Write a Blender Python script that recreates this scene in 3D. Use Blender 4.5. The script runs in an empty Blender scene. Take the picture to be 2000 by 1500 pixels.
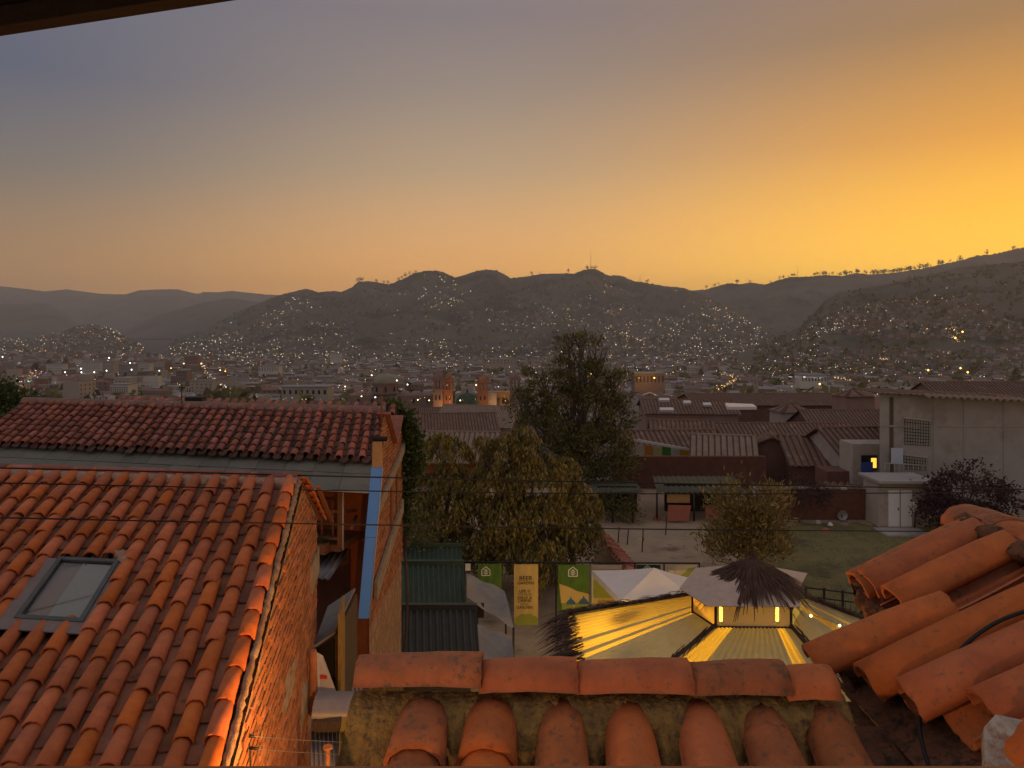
import bpy, bmesh, math, random
from mathutils import Vector, Matrix, noise as mnoise

scene = bpy.context.scene
COL = scene.collection
R = math.radians

# ------------------------------------------------------------------ camera
CAM_H = 11.0                      # the window is eleven metres above the garden
F = 1510.0                        # focal length in photo pixels (2000 px wide)
HORIZON = 640.0
cam_data = bpy.data.cameras.new('camera')
cam_data.sensor_width = 36.0
cam_data.lens = F / 2000.0 * 36.0
cam_data.shift_y = -(750.0 - HORIZON) / 2000.0
cam_data.clip_start = 0.05
cam_data.clip_end = 60000.0
camera = bpy.data.objects.new('camera', cam_data)
camera.location = (0, 0, CAM_H)
camera.rotation_euler = (R(90), 0, 0)
COL.objects.link(camera)
scene.camera = camera

# ------------------------------------------------------------------ sky
SUN_AZ = 43.0                     # degrees to the right of the view
SUN_EL = 7.0                      # the last glow stands behind the right-hand ridge
world = bpy.data.worlds.new('World')
scene.world = world
world.use_nodes = True
wn = world.node_tree
wn.nodes.clear()
WN, WL = wn.nodes, wn.links
def wmath(op, a, b=None, clamp=False):
    n = WN.new('ShaderNodeMath'); n.operation = op; n.use_clamp = clamp
    for i, v in enumerate((a, b)):
        if v is None: continue
        if isinstance(v, (int, float)): n.inputs[i].default_value = v
        else: WL.new(v, n.inputs[i])
    return n.outputs[0]
w_out = WN.new('ShaderNodeOutputWorld')
w_bg = WN.new('ShaderNodeBackground')
w_sky = WN.new('ShaderNodeTexSky')
w_sky.sky_type = 'NISHITA'
w_sky.sun_disc = False
w_sky.sun_elevation = R(SUN_EL)
w_sky.sun_rotation = R(SUN_AZ)
w_sky.altitude = 3400
w_sky.air_density = 1.0
w_sky.dust_density = 1.0
w_sky.ozone_density = 1.0
w_tc = WN.new('ShaderNodeTexCoord')
w_sep = WN.new('ShaderNodeSeparateXYZ'); WL.new(w_tc.outputs['Generated'], w_sep.inputs[0])
wx, wy, wz = w_sep.outputs
w_el = wmath('MULTIPLY', wmath('ARCSINE', wmath('MAXIMUM', wz, 0.0)), 2 / math.pi)          # 0 at the horizon, 1 overhead
w_fac = wmath('SQRT', w_el)
w_len = wmath('MAXIMUM', wmath('SQRT', wmath('ADD', wmath('MULTIPLY', wx, wx), wmath('MULTIPLY', wy, wy))), 1e-4)
w_dot = wmath('DIVIDE', wmath('ADD', wmath('MULTIPLY', wx, math.sin(R(SUN_AZ))), wmath('MULTIPLY', wy, math.cos(R(SUN_AZ)))), w_len)
w_ang = wmath('MULTIPLY', wmath('ARCCOSINE', wmath('MINIMUM', wmath('MAXIMUM', w_dot, -1.0), 1.0)), 180 / math.pi)
def wramp(stops):
    n = WN.new('ShaderNodeValToRGB'); cr = n.color_ramp
    cr.interpolation = 'EASE' if False else 'LINEAR'
    while len(cr.elements) < len(stops): cr.elements.new(.5)
    for e, (deg, c) in zip(cr.elements, stops):
        e.position = math.sqrt(deg / 90.0); e.color = (*c, 1)
    WL.new(w_fac, n.inputs['Fac'])
    return n.outputs['Color']
def wstep(a, b):
    n = WN.new('ShaderNodeMapRange'); n.interpolation_type = 'SMOOTHSTEP'
    n.inputs['From Min'].default_value = a; n.inputs['From Max'].default_value = b
    WL.new(w_ang, n.inputs['Value']); return n.outputs[0]
def wmix(f, a, b, mode='MIX'):
    n = WN.new('ShaderNodeMix'); n.data_type = 'RGBA'; n.blend_type = mode
    if isinstance(f, float): n.inputs['Factor'].default_value = f
    else: WL.new(f, n.inputs['Factor'])
    WL.new(a, n.inputs['A']); WL.new(b, n.inputs['B'])
    return n.outputs['Result']
ZEN = (.52, .475, .475)
r_away = wramp([(0, (.95, .44, .11)), (2.5, (.84, .41, .12)), (5, (.56, .31, .125)), (10, (.225, .20, .175)), (16, (.10, .128, .20)), (24, (.15, .17, .23)), (90, ZEN)])
r_mid = wramp([(0, (2.2, .90, .10)), (3, (1.85, .80, .13)), (6, (1.28, .64, .19)), (11.3, (.66, .445, .245)), (17, (.385, .30, .24)), (22, (.27, .225, .235)), (90, ZEN)])
r_sun = wramp([(0, (3.2, 1.7, .0)), (4, (2.7, 1.4, .0)), (7, (2.0, .96, .0)), (12.2, (1.12, .48, .03)), (19, (.46, .24, .08)), (30, (.29, .23, .21)), (90, ZEN)])
r_back = wramp([(0, (.36, .26, .20)), (8, (.40, .30, .26)), (20, (.38, .34, .36)), (90, ZEN)])          # the pink counter-glow behind the window
w_col = wmix(wstep(95, 150), wmix(wstep(44, 80), wmix(wstep(6, 48), r_sun, r_mid), r_away), r_back)
w_nis = WN.new('ShaderNodeVectorMath'); w_nis.operation = 'SCALE'; w_nis.inputs['Scale'].default_value = 0.05
WL.new(w_sky.outputs['Color'], w_nis.inputs[0])
w_all = wmix(0.12, w_col, w_nis.outputs[0])
w_bg.inputs['Strength'].default_value = 1.0
WL.new(w_all, w_bg.inputs['Color'])
WL.new(w_bg.outputs[0], w_out.inputs['Surface'])

sun_data = bpy.data.lights.new('sun', 'SUN')
sun_data.energy = 0.25
sun_data.angle = R(14)
sun_data.color = (1.0, 0.62, 0.30)
sun = bpy.data.objects.new('sun', sun_data)
sd = Vector((math.sin(R(SUN_AZ)) * math.cos(R(SUN_EL)), math.cos(R(SUN_AZ)) * math.cos(R(SUN_EL)), math.sin(R(SUN_EL))))
sun.rotation_euler = sd.to_track_quat('Z', 'Y').to_euler()
sun.location = (30, 30, 40)
COL.objects.link(sun)

scene.view_settings.view_transform = 'Standard'
scene.view_settings.look = 'None'
scene.view_settings.exposure = 0.0
scene.view_settings.gamma = 1.0
scene.view_settings.use_curve_mapping = False

# ------------------------------------------------------------------ helpers
rng = random.Random(7)

def W(px, py, D):
    """world point seen at photo pixel (px, py) at distance D in front of the window"""
    return Vector(((px - 1000.0) / F * D, D, CAM_H - (py - HORIZON) / F * D))

def tag(o, label=None, cat=None, group=None, kind=None):
    if label: o['label'] = label
    if cat: o['category'] = cat
    if group: o['group'] = group
    if kind: o['kind'] = kind
    return o

def empty(name, loc, label=None, cat=None, group=None, parent=None):
    o = bpy.data.objects.new(name, None)
    o.empty_display_size = 0.3
    COL.objects.link(o)
    o.location = loc
    if parent: o.parent = parent
    return tag(o, label, cat, group)

def wpos(o):
    v = Vector(o.location)
    p = o.parent
    while p:
        v = v + Vector(p.location)
        p = p.parent
    return v

class MB:
    """collects verts/faces in world coordinates and links them as ONE mesh object"""
    def __init__(s): s.v = []; s.f = []; s.mi = []; s.sm = []
    def add(s, vs, fs, mi=0, smooth=False):
        n = len(s.v)
        s.v += [tuple(x) for x in vs]
        for f in fs:
            s.f.append([i + n for i in f]); s.mi.append(mi); s.sm.append(smooth)
        return s
    def poly(s, pts, mi=0): return s.add(pts, [list(range(len(pts)))], mi)
    def box(s, c, size, rz=0.0, mi=0, rot=None):
        hx, hy, hz = size[0] / 2, size[1] / 2, size[2] / 2
        m = rot if rot is not None else Matrix.Rotation(rz, 3, 'Z')
        vs = [Vector(c) + m @ Vector((x, y, z)) for z in (-hz, hz) for x, y in ((-hx, -hy), (hx, -hy), (hx, hy), (-hx, hy))]
        return s.add(vs, [(3, 2, 1, 0), (4, 5, 6, 7), (0, 1, 5, 4), (1, 2, 6, 5), (2, 3, 7, 6), (3, 0, 4, 7)], mi)
    def slab(s, quad, th, mi=0):
        """thick plate: quad (4+ points, top side counter-clockwise from above) pushed down by th along its normal"""
        q = [Vector(p) for p in quad]; n = len(q)
        nor = (q[1] - q[0]).cross(q[2] - q[0]).normalized()
        b = [p - nor * th for p in q]
        fs = [list(range(n)), list(range(2 * n - 1, n - 1, -1))]
        for i in range(n):
            j = (i + 1) % n
            fs.append([i, i + n, j + n, j])
        return s.add(q + b, fs, mi)
    def tube(s, pts, r, seg=6, mi=0, cap=True, smooth=True, r2=None):
        pts = [Vector(p) for p in pts]; n = len(pts); vs = []
        for i, p in enumerate(pts):
            d = (pts[min(i + 1, n - 1)] - pts[max(i - 1, 0)])
            d = d.normalized() if d.length > 1e-9 else Vector((0, 0, 1))
            a = d.orthogonal().normalized() if abs(d.z) > .95 else d.cross(Vector((0, 0, 1))).normalized()
            b = a.cross(d)
            rr = r if r2 is None else r + (r2 - r) * i / (n - 1)
            for k in range(seg):
                t = 2 * math.pi * k / seg
                vs.append(p + (a * math.cos(t) + b * math.sin(t)) * rr)
        fs = []
        for i in range(n - 1):
            for k in range(seg):
                k2 = (k + 1) % seg
                fs.append((i * seg + k, i * seg + k2, (i + 1) * seg + k2, (i + 1) * seg + k))
        s.add(vs, fs, mi, smooth)
        if cap:
            m = len(s.v) - len(vs)
            s.f.append([m + k for k in range(seg - 1, -1, -1)]); s.mi.append(mi); s.sm.append(False)
            s.f.append([m + (n - 1) * seg + k for k in range(seg)]); s.mi.append(mi); s.sm.append(False)
        return s
    def lathe(s, c, prof, seg=12, mi=0, smooth=True):
        c = Vector(c); vs = []
        for r, z in prof:
            for k in range(seg):
                t = 2 * math.pi * k / seg
                vs.append(c + Vector((r * math.cos(t), r * math.sin(t), z)))
        fs = []
        for i in range(len(prof) - 1):
            for k in range(seg):
                k2 = (k + 1) % seg
                fs.append((i * seg + k, i * seg + k2, (i + 1) * seg + k2, (i + 1) * seg + k))
        return s.add(vs, fs, mi, smooth)
    def wave(s, o, u, v, nw, amp, th=0.006, per=6, nv=1, mi=0, jit=0.0, seed=1):
        """corrugated sheet from corner o along u (nw waves) and v"""
        o, u, v = Vector(o), Vector(u), Vector(v)
        nor = u.cross(v).normalized()
        if nor.z < 0: nor = -nor
        nu = nw * per; vs = []; rr = random.Random(seed)
        for j in range(nv + 1):
            for i in range(nu + 1):
                a = amp * math.cos(2 * math.pi * i / per) + (rr.uniform(-jit, jit) if jit else 0)
                vs.append(o + u * (i / nu) + v * (j / nv) + nor * a)
        w = nu + 1; m = len(vs)
        vs += [p - nor * th for p in vs]
        fs = []
        for j in range(nv):
            for i in range(nu):
                a = j * w + i
                fs.append((a, a + 1, a + w + 1, a + w)); fs.append((m + a, m + a + w, m + a + w + 1, m + a + 1))
        for i in range(nu):
            fs.append((i, m + i, m + i + 1, i + 1))
            a = nv * w + i
            fs.append((a, a + 1, m + a + 1, m + a))
        for j in range(nv):
            for a in (j * w, j * w + nu):
                fs.append((a, a + w, m + a + w, m + a))
        return s.add(vs, fs, mi, True)
    def mesh(s, name, mats, origin=(0, 0, 0)):
        me = bpy.data.meshes.new(name)
        o = Vector(origin)
        me.from_pydata([tuple(Vector(p) - o) for p in s.v], [], s.f)
        for m in (mats if isinstance(mats, (list, tuple)) else [mats]): me.materials.append(m)
        me.polygons.foreach_set('material_index', s.mi)
        me.polygons.foreach_set('use_smooth', s.sm)
        me.update()
        return me
    def build(s, name, mats, parent=None, origin=None):
        base = wpos(parent) if parent else Vector((0, 0, 0))
        if origin is None:
            if parent is None and s.v:
                xs, ys, zs = zip(*s.v)
                origin = ((min(xs) + max(xs)) / 2, (min(ys) + max(ys)) / 2, min(zs))
            else:
                origin = base
        me = s.mesh(name, mats, origin)
        o = bpy.data.objects.new(name, me)
        COL.objects.link(o)
        o.location = Vector(origin) - base
        if parent: o.parent = parent
        return o

def place(name, me, parent, matrix):
    """an object that shares mesh data, put down by a world matrix under a parent that has no rotation"""
    o = bpy.data.objects.new(name, me)
    COL.objects.link(o)
    if parent:
        o.parent = parent
        matrix = Matrix.Translation(-wpos(parent)) @ matrix
    o.matrix_local = matrix
    return o

def frame(o, x, y, z):
    m = Matrix((x, y, z)).transposed().to_4x4()
    m.translation = o
    return m

# ------------------------------------------------------------------ materials
def new_mat(name):
    m = bpy.data.materials.new(name); m.use_nodes = True
    nt = m.node_tree; b = nt.nodes['Principled BSDF']
    return m, nt, b

def mat(name, c1, c2=None, scale=3.0, rough=.85, bump=0.0, bscale=None, stretch=(1, 1, 1), rand=0.0, c3=None, s3=1.0, t3=.6,
        metal=0.0, spec=.3, island=False, detail=6.0, dist=.02):
    m, nt, b = new_mat(name)
    N, L = nt.nodes, nt.links
    b.inputs['Roughness'].default_value = rough
    b.inputs['Metallic'].default_value = metal
    b.inputs['Specular IOR Level'].default_value = spec
    tc = N.new('ShaderNodeTexCoord'); mp = N.new('ShaderNodeMapping')
    mp.inputs['Scale'].default_value = stretch
    L.new(tc.outputs['Object'], mp.inputs['Vector'])
    vec = mp.outputs['Vector']
    if rand:
        oi = N.new('ShaderNodeObjectInfo')
        rs = oi.outputs['Random']
        if island:
            g = N.new('ShaderNodeNewGeometry'); rs = g.outputs['Random Per Island']
        ad = N.new('ShaderNodeVectorMath'); ad.operation = 'ADD'
        cb = N.new('ShaderNodeMath'); cb.operation = 'MULTIPLY'; cb.inputs[1].default_value = 37.0
        L.new(rs, cb.inputs[0]); L.new(vec, ad.inputs[0]); L.new(cb.outputs[0], ad.inputs[1])
        vec = ad.outputs['Vector']
    nz = N.new('ShaderNodeTexNoise'); nz.inputs['Scale'].default_value = scale; nz.inputs['Detail'].default_value = detail
    nz.inputs['Roughness'].default_value = .65
    L.new(vec, nz.inputs['Vector'])
    rp = N.new('ShaderNodeValToRGB')
    rp.color_ramp.elements[0].position = .32; rp.color_ramp.elements[1].position = .68
    rp.color_ramp.elements[0].color = (*c1, 1); rp.color_ramp.elements[1].color = (*(c2 or c1), 1)
    L.new(nz.outputs['Fac'], rp.inputs['Fac'])
    col = rp.outputs['Color']
    if c3:
        n3 = N.new('ShaderNodeTexNoise'); n3.inputs['Scale'].default_value = s3; n3.inputs['Detail'].default_value = 8
        n3.inputs['Roughness'].default_value = .7
        L.new(vec, n3.inputs['Vector'])
        r3 = N.new('ShaderNodeValToRGB'); r3.color_ramp.elements[0].position = t3 - .04; r3.color_ramp.elements[1].position = t3 + .06
        L.new(n3.outputs['Fac'], r3.inputs['Fac'])
        mx = N.new('ShaderNodeMix'); mx.data_type = 'RGBA'
        L.new(r3.outputs['Color'], mx.inputs['Factor']); L.new(col, mx.inputs['A']); mx.inputs['B'].default_value = (*c3, 1)
        col = mx.outputs['Result']
    if rand:
        hs = N.new('ShaderNodeHueSaturation')
        mr = N.new('ShaderNodeMapRange'); mr.inputs['To Min'].default_value = 1 - rand; mr.inputs['To Max'].default_value = 1 + rand
        L.new(rs, mr.inputs['Value']); L.new(mr.outputs[0], hs.inputs['Value'])
        m2 = N.new('ShaderNodeMath'); m2.operation = 'FRACT'; L.new(cb.outputs[0], m2.inputs[0])
        h2 = N.new('ShaderNodeMapRange'); h2.inputs['To Min'].default_value = .5 - .016 * rand; h2.inputs['To Max'].default_value = .5 + .007 * rand
        L.new(m2.outputs[0], h2.inputs['Value']); L.new(h2.outputs[0], hs.inputs['Hue'])
        s2 = N.new('ShaderNodeMapRange'); s2.inputs['To Min'].default_value = 1 - .35 * rand; s2.inputs['To Max'].default_value = 1.03
        L.new(m2.outputs[0], s2.inputs['Value']); L.new(s2.outputs[0], hs.inputs['Saturation'])
        L.new(col, hs.inputs['Color']); col = hs.outputs['Color']
    L.new(col, b.inputs['Base Color'])
    if bump:
        bn = N.new('ShaderNodeTexNoise'); bn.inputs['Scale'].default_value = bscale or scale * 4; bn.inputs['Detail'].default_value = 8
        L.new(vec, bn.inputs['Vector'])
        bp = N.new('ShaderNodeBump'); bp.inputs['Strength'].default_value = bump; bp.inputs['Distance'].default_value = dist
        L.new(bn.outputs['Fac'], bp.inputs['Height']); L.new(bp.outputs['Normal'], b.inputs['Normal'])
    return m

def emit(name, color, strength, sampled=False):
    m, nt, b = new_mat(name)
    b.inputs['Base Color'].default_value = (*[min(1, c) for c in color], 1)
    b.inputs['Emission Color'].default_value = (*color, 1)
    b.inputs['Emission Strength'].default_value = strength
    m.cycles.emission_sampling = 'AUTO' if sampled else 'NONE'
    return m

def lerp(a, b, t): return a + (b - a) * t
def interp(tab, x):
    if x <= tab[0][0]: return tab[0][1]
    for (a, b), (c, d) in zip(tab, tab[1:]):
        if x <= c: return b + (d - b) * (x - a) / (c - a)
    return tab[-1][1]
# ------------------------------------------------------------------ ground and hills
GZ = [(-80, 0), (54, 0), (62, -2), (100, -6), (200, -16), (300, -25), (600, -50), (1000, -66), (2000, -82), (3000, -84), (4500, -70), (14000, -40)]
def gz(y): return interp(GZ, y)

m_city_ground = mat('city_ground', (.060, .050, .045), (.11, .095, .085), scale=.02, rough=.95)
m_hill = mat('hillside_scrub', (.065, .058, .045), (.14, .115, .085), scale=.0045, rough=.95, c3=(.022, .026, .018), s3=.0030, t3=.55, detail=10)
m_far_hill = mat('far_hillside', (.05, .05, .04), (.12, .10, .075), scale=.0016, rough=.95, c3=(.025, .032, .028), s3=.0014, t3=.54, detail=9)

mb = MB()
ys = [-80, -40, 0, 20, 40, 54, 58, 62, 70, 80, 100, 130, 160, 200, 250, 300, 400, 500, 600, 800, 1000, 1300, 1600, 2000, 2500, 3000, 3700, 4500, 6000, 8000, 11000, 14000]
nx = 24
vs = []
for y in ys:
    hw = 60 + 1.15 * max(y, 0)
    for i in range(nx + 1):
        x = -hw + 2 * hw * i / nx
        vs.append((x, y, gz(y) - .02))
fs = []
for j in range(len(ys) - 1):
    for i in range(nx):
        a = j * (nx + 1) + i
        fs.append((a, a + 1, a + nx + 2, a + nx + 1))
mb.add(vs, fs, 0, True)
tag(mb.build('ground', m_city_ground, origin=(0, 0, 0)), kind='structure')

HILLS = {}
def hill(name, prof, Dc, Db, zb, material, seed, spur=.18, px_step=3, nv=48, p=1.25):
    """a range of hills: its crest passes the profile, the front falls to (Db, zb), the back falls away"""
    prof = sorted(prof)
    x0, x1 = prof[0][0], prof[-1][0]
    n = int((x1 - x0) / px_step); vs = []; nb = 6
    cr = [interp(prof, x0 + (x1 - x0) * i / n) for i in range(n + 1)]
    def h(px, t):
        cz = W(px, interp(prof, px), Dc).z
        D = lerp(Db, Dc, t); X = (px - 1000) / F * D
        H = max(cz - zb, 0)
        q = Vector((X / 620.0 + seed * 3.1, D / 900.0, seed * 7.7))
        rid = 1 - abs(mnoise.noise(q)) * 2
        rid = .65 * rid + .35 * (1 - 2 * abs(mnoise.noise(q * 2.6)))
        e = math.sin(math.pi * min(max(t, 0), 1)) ** .8
        z = zb + (cz - zb) * (max(t, 0) ** p) + H * spur * e * (rid - .45)
        z += H * .05 * e * mnoise.noise(q * 7.0) + H * .03 * e * mnoise.noise(q * 17.0) + H * .016 * mnoise.noise(q * 40.0) * min(1, t * 3)
        return Vector((X, D, z))
    for j in range(nv + nb + 1):
        if j <= nv: t = j / nv
        else: t = 1 + (j - nv) * .06
        for i in range(n + 1):
            px = x0 + (x1 - x0) * i / n
            if t <= 1: v = h(px, t)
            else:
                v = h(px, 1); D = lerp(Db, Dc, t); s = D / v.y
                v = Vector((v.x * s, D, v.z - (D - Dc) * .45))
            vs.append(v)
    fs = []
    for j in range(nv + nb):
        for i in range(n):
            a = j * (n + 1) + i
            fs.append((a, a + 1, a + n + 2, a + n + 1))
    o = MB().add(vs, fs, 0, True).build(name, material, origin=(0, 0, 0))
    tag(o, kind='structure')
    HILLS[name] = (h, x0, x1)
    return o

P_FAR = [(-300, 560), (-150, 550), (0, 559), (60, 565), (87, 569), (129, 565), (175, 571), (200, 574), (245, 575), (270, 567), (312, 565), (347, 565), (385, 574), (400, 570),
         (424, 571), (454, 568), (490, 572), (520, 575), (560, 577), (650, 580), (760, 590)]
P_MID_L = [(-300, 580), (-100, 598), (0, 594), (85, 592), (125, 608), (150, 634), (175, 658), (200, 672)]
P_MID_C = [(205, 672), (235, 655), (262, 636), (300, 618), (350, 604), (400, 590), (450, 582), (520, 592), (600, 620), (680, 660)]
P_MAIN = [(270, 690), (330, 668), (400, 641), (450, 615), (500, 594), (540, 578), (562, 572), (580, 568), (595, 564), (607, 566), (622, 571), (649, 568), (667, 570), (688, 561), (697, 552), (703, 549), (730, 550),
          (760, 555), (784, 546), (808, 534), (830, 529), (844, 528), (862, 530), (876, 536), (889, 542), (910, 536), (930, 529), (952, 526), (970, 528), (984, 535), (997, 543), (1020, 541), (1056, 535),
          (1104, 534), (1122, 534), (1140, 527), (1153, 525), (1166, 526), (1188, 538), (1212, 538), (1239, 549), (1260, 552), (1302, 559), (1335, 562), (1370, 575), (1420, 598), (1470, 624), (1530, 655), (1600, 690)]
P_BACK = [(1180, 600), (1260, 590), (1302, 572), (1356, 567), (1380, 565), (1400, 559), (1421, 553), (1445, 555), (1466, 551), (1493, 556), (1520, 547), (1544, 541), (1580, 540), (1610, 537), (1646, 539), (1670, 533),
          (1700, 536), (1745, 533), (1802, 524), (1850, 514), (1886, 506), (1907, 499), (1937, 497), (1967, 490), (1988, 485), (2010, 482), (2100, 470), (2250, 462), (2500, 455)]
P_RIGHT = [(1440, 690), (1500, 668), (1540, 650), (1562, 638), (1586, 614), (1610, 589), (1640, 572), (1700, 561), (1790, 540), (1880, 522), (1958, 514), (2000, 511), (2150, 500), (2400, 490)]
P_TOWN_L = [(-300, 640), (-150, 650), (0, 662), (60, 664), (110, 652), (150, 636), (185, 632), (215, 642), (250, 662), (300, 684)]

hill('far_mountains', P_FAR, 11000, 7600, -40, m_far_hill, 1, .22)
hill('blue_foothills', P_MID_L, 7400, 5200, -60, m_far_hill, 2, .2)
hill('blue_ridge', P_MID_C, 6900, 5000, -60, m_far_hill, 3, .2)
hill('back_ridge', P_BACK, 5200, 3300, -80, m_hill, 4, .22)
hill('main_ridge', P_MAIN, 4300, 2300, -83, m_hill, 5, .26, px_step=2.5, nv=64, p=1.35)
hill('right_hillside', P_RIGHT, 2500, 1150, -69, m_hill, 6, .16, p=1.1)
hill('left_town_hill', P_TOWN_L, 3600, 2600, -84, m_hill, 7, .15)
# ------------------------------------------------------------------ barrel tiles
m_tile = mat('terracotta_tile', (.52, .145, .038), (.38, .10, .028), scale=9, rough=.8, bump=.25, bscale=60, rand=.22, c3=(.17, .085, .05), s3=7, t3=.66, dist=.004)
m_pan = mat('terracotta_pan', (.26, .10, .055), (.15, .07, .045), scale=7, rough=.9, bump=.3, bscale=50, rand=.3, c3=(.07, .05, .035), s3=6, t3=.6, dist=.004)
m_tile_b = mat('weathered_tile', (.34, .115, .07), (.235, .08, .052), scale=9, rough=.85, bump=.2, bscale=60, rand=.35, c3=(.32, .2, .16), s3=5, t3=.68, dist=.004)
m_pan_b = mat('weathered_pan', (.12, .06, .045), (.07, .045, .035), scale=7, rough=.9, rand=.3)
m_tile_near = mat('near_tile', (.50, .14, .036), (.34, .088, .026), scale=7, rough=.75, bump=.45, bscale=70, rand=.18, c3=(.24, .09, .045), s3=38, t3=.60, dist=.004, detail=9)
m_tile_moss = mat('near_tile_old', (.42, .13, .045), (.27, .09, .035), scale=10, rough=.85, bump=.6, bscale=60, rand=.2, c3=(.17, .085, .045), s3=26, t3=.56, dist=.005, detail=9)
m_mortar = mat('mortar', (.42, .27, .20), (.30, .17, .12), scale=14, rough=.95, bump=.8, bscale=30, c3=(.52, .44, .38), s3=9, t3=.62, dist=.02)
m_moss = mat('mossy_mortar', (.34, .20, .055), (.17, .10, .035), scale=16, rough=.95, bump=.9, bscale=45, c3=(.12, .075, .035), s3=30, t3=.56, dist=.02, detail=10)
m_under = mat('roof_clay_bed', (.20, .085, .045), (.10, .05, .03), scale=14, rough=.95, bump=.9, bscale=34, c3=(.05, .032, .022), s3=16, t3=.54, detail=9)
m_deck = mat('roof_underlay', (.05, .035, .028), (.08, .05, .035), scale=12, rough=.95)

def barrel(L, w0, w1, h, seg=8, th=.012, jit=0.0, seed=0, nl=1, endjag=0.0):
    """half-barrel tile: upper end at y=0 (width w0), lower end at y=L (width w1), crown up"""
    rr = random.Random(seed); mb = MB(); vo = []; vi = []
    for j in range(nl + 1):
        t = j / nl; w = lerp(w0, w1, t); hh = h * lerp(.9, 1.0, t)
        bend = .006 * math.sin(math.pi * t) * (1 if jit else 0)
        for k in range(seg + 1):
            a = math.pi * k / seg
            cx, cz = -math.cos(a) * w / 2, math.sin(a) ** .85 * hh
            y = t * L + (rr.uniform(-endjag, endjag) if j in (0, nl) else 0)
            if jit: cx += rr.uniform(-jit, jit); cz += rr.uniform(-jit, jit)
            vo.append(Vector((cx, y, cz + bend)))
            f = 1 - 2 * th / w
            vi.append(Vector((cx * f, y, max(cz * (1 - th / hh), cz - th) + bend)))
    n = seg + 1; m = len(vo); fo = []; fi = []; fe = []
    for j in range(nl):
        for k in range(seg):
            a = j * n + k
            fo.append((a, a + 1, a + n + 1, a + n)); fi.append((m + a, m + a + n, m + a + n + 1, m + a + 1))
        for k in (0, seg):
            a = j * n + k
            fe.append((a, a + n, m + a + n, m + a))
    for k in range(seg):
        fe.append((k, m + k, m + k + 1, k + 1)); a = nl * n + k
        fe.append((a, a + 1, m + a + 1, m + a))
    mb.add(vo + vi, fo + fi, 0, True)
    base = len(mb.v) - 2 * m
    for f in fe:
        mb.f.append([base + i for i in f]); mb.mi.append(0); mb.sm.append(False)
    return mb

def barrel_set(name, material, n, L, w0, w1, h, seg=8, jit=.002, nl=1, th=.012, endjag=.004):
    return [barrel(L, w0, w1, h, seg, th, jit, s + 11, nl, endjag).mesh(name, material) for s in range(n)]

def tiled_roof(roof, O, U, V, ncol, nrow, pitch, e, covers, pans, skip=None, seed=1, jx=.008, je=.03, lift=.02, L=None):
    """columns of cover tiles at O + U*c*pitch running down V, pan tiles between them; every tile its own object under `roof`"""
    O, U, V = Vector(O), Vector(U).normalized(), Vector(V).normalized()
    N = U.cross(V).normalized()
    if N.z < 0: N = -N
    X = V.cross(N).normalized()
    rr = random.Random(seed)
    for c in range(ncol):
        off = rr.uniform(-.05, .05)
        for r in range(nrow):
            for kind in (0, 1):
                cc = c + (0 if kind == 0 else .5)
                if kind == 1 and c == ncol - 1: continue
                v = e * r + off + rr.uniform(-je, je) * e
                if kind == 1: v += e * .35
                if skip and skip(cc * pitch, v + e * .6, kind, c, r): continue
                p = O + U * (cc * pitch + rr.uniform(-jx, jx)) + V * v
                yaw = rr.uniform(-.03, .03)
                Vt = (V + X * yaw).normalized()
                if kind == 0:
                    Yd = (Vt + N * (lift / e)).normalized()
                    Z = (N - Yd * N.dot(Yd)).normalized(); Xx = Yd.cross(Z)
                    roll = rr.uniform(-.05, .05)
                    Xx, Z = Xx * math.cos(roll) + Z * math.sin(roll), Z * math.cos(roll) - Xx * math.sin(roll)
                    place('cover_tile', rr.choice(covers), roof, frame(p + N * .03, Xx, Yd, Z))
                else:
                    Yd = (Vt + N * (lift / e)).normalized()
                    Z = -(N - Yd * N.dot(Yd)).normalized(); Xx = Yd.cross(Z)
                    place('pan_tile', rr.choice(pans), roof, frame(p + N * .055, Xx, Yd, Z))

def lumps(mb, pts, r, seed, jit=.5, seg=8, mi=0):
    """lumpy mortar bead along a line"""
    pts = [Vector(p) for p in pts]; rr = random.Random(seed); vs = []; n = len(pts)
    for i, p in enumerate(pts):
        d = (pts[min(i + 1, n - 1)] - pts[max(i - 1, 0)]).normalized()
        a = d.cross(Vector((0, 0, 1))).normalized(); b = a.cross(d)
        for k in range(seg):
            t = 2 * math.pi * k / seg; q = r * (1 + rr.uniform(-jit, jit))
            vs.append(p + a * math.cos(t) * q + b * math.sin(t) * q)
    fs = [(i * seg + k, i * seg + (k + 1) % seg, (i + 1) * seg + (k + 1) % seg, (i + 1) * seg + k) for i in range(n - 1) for k in range(seg)]
    return mb.add(vs, fs, mi, True)

def line(a, b, n): return [Vector(a).lerp(Vector(b), i / n) for i in range(n + 1)]
# ------------------------------------------------------------------ the window the view is taken from
m_sill = mat('varnished_sill', (.30, .12, .045), (.22, .085, .03), scale=8, rough=.5, stretch=(1, 12, 12), bump=.1)
m_dark_wood = mat('dark_timber', (.055, .028, .016), (.03, .017, .011), scale=10, rough=.8, stretch=(1, 8, 8), bump=.3)
mb = MB().box((0, .50, CAM_H - .340), (1.9, .12, .045))
o = mb.build('window_sill', m_sill)
tag(o, 'varnished wooden window sill along the bottom edge of the view', 'window sill')
root = empty('eave_beam', W(120, 20, 1.15), 'dark timber eave with a brace above the window, top left corner', 'eave')
a, b = W(-80, 83, 1.22), W(560, -15, 1.02)
d = (b - a).normalized(); up = Vector((0, 0, 1)); back = up.cross(d).normalized()
MB().slab([a + up * .05, b + up * .05, b + up * .05 - back * .03, a + up * .05 - back * .03][::-1], .05).build('fascia_board', m_dark_wood, root)
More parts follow.
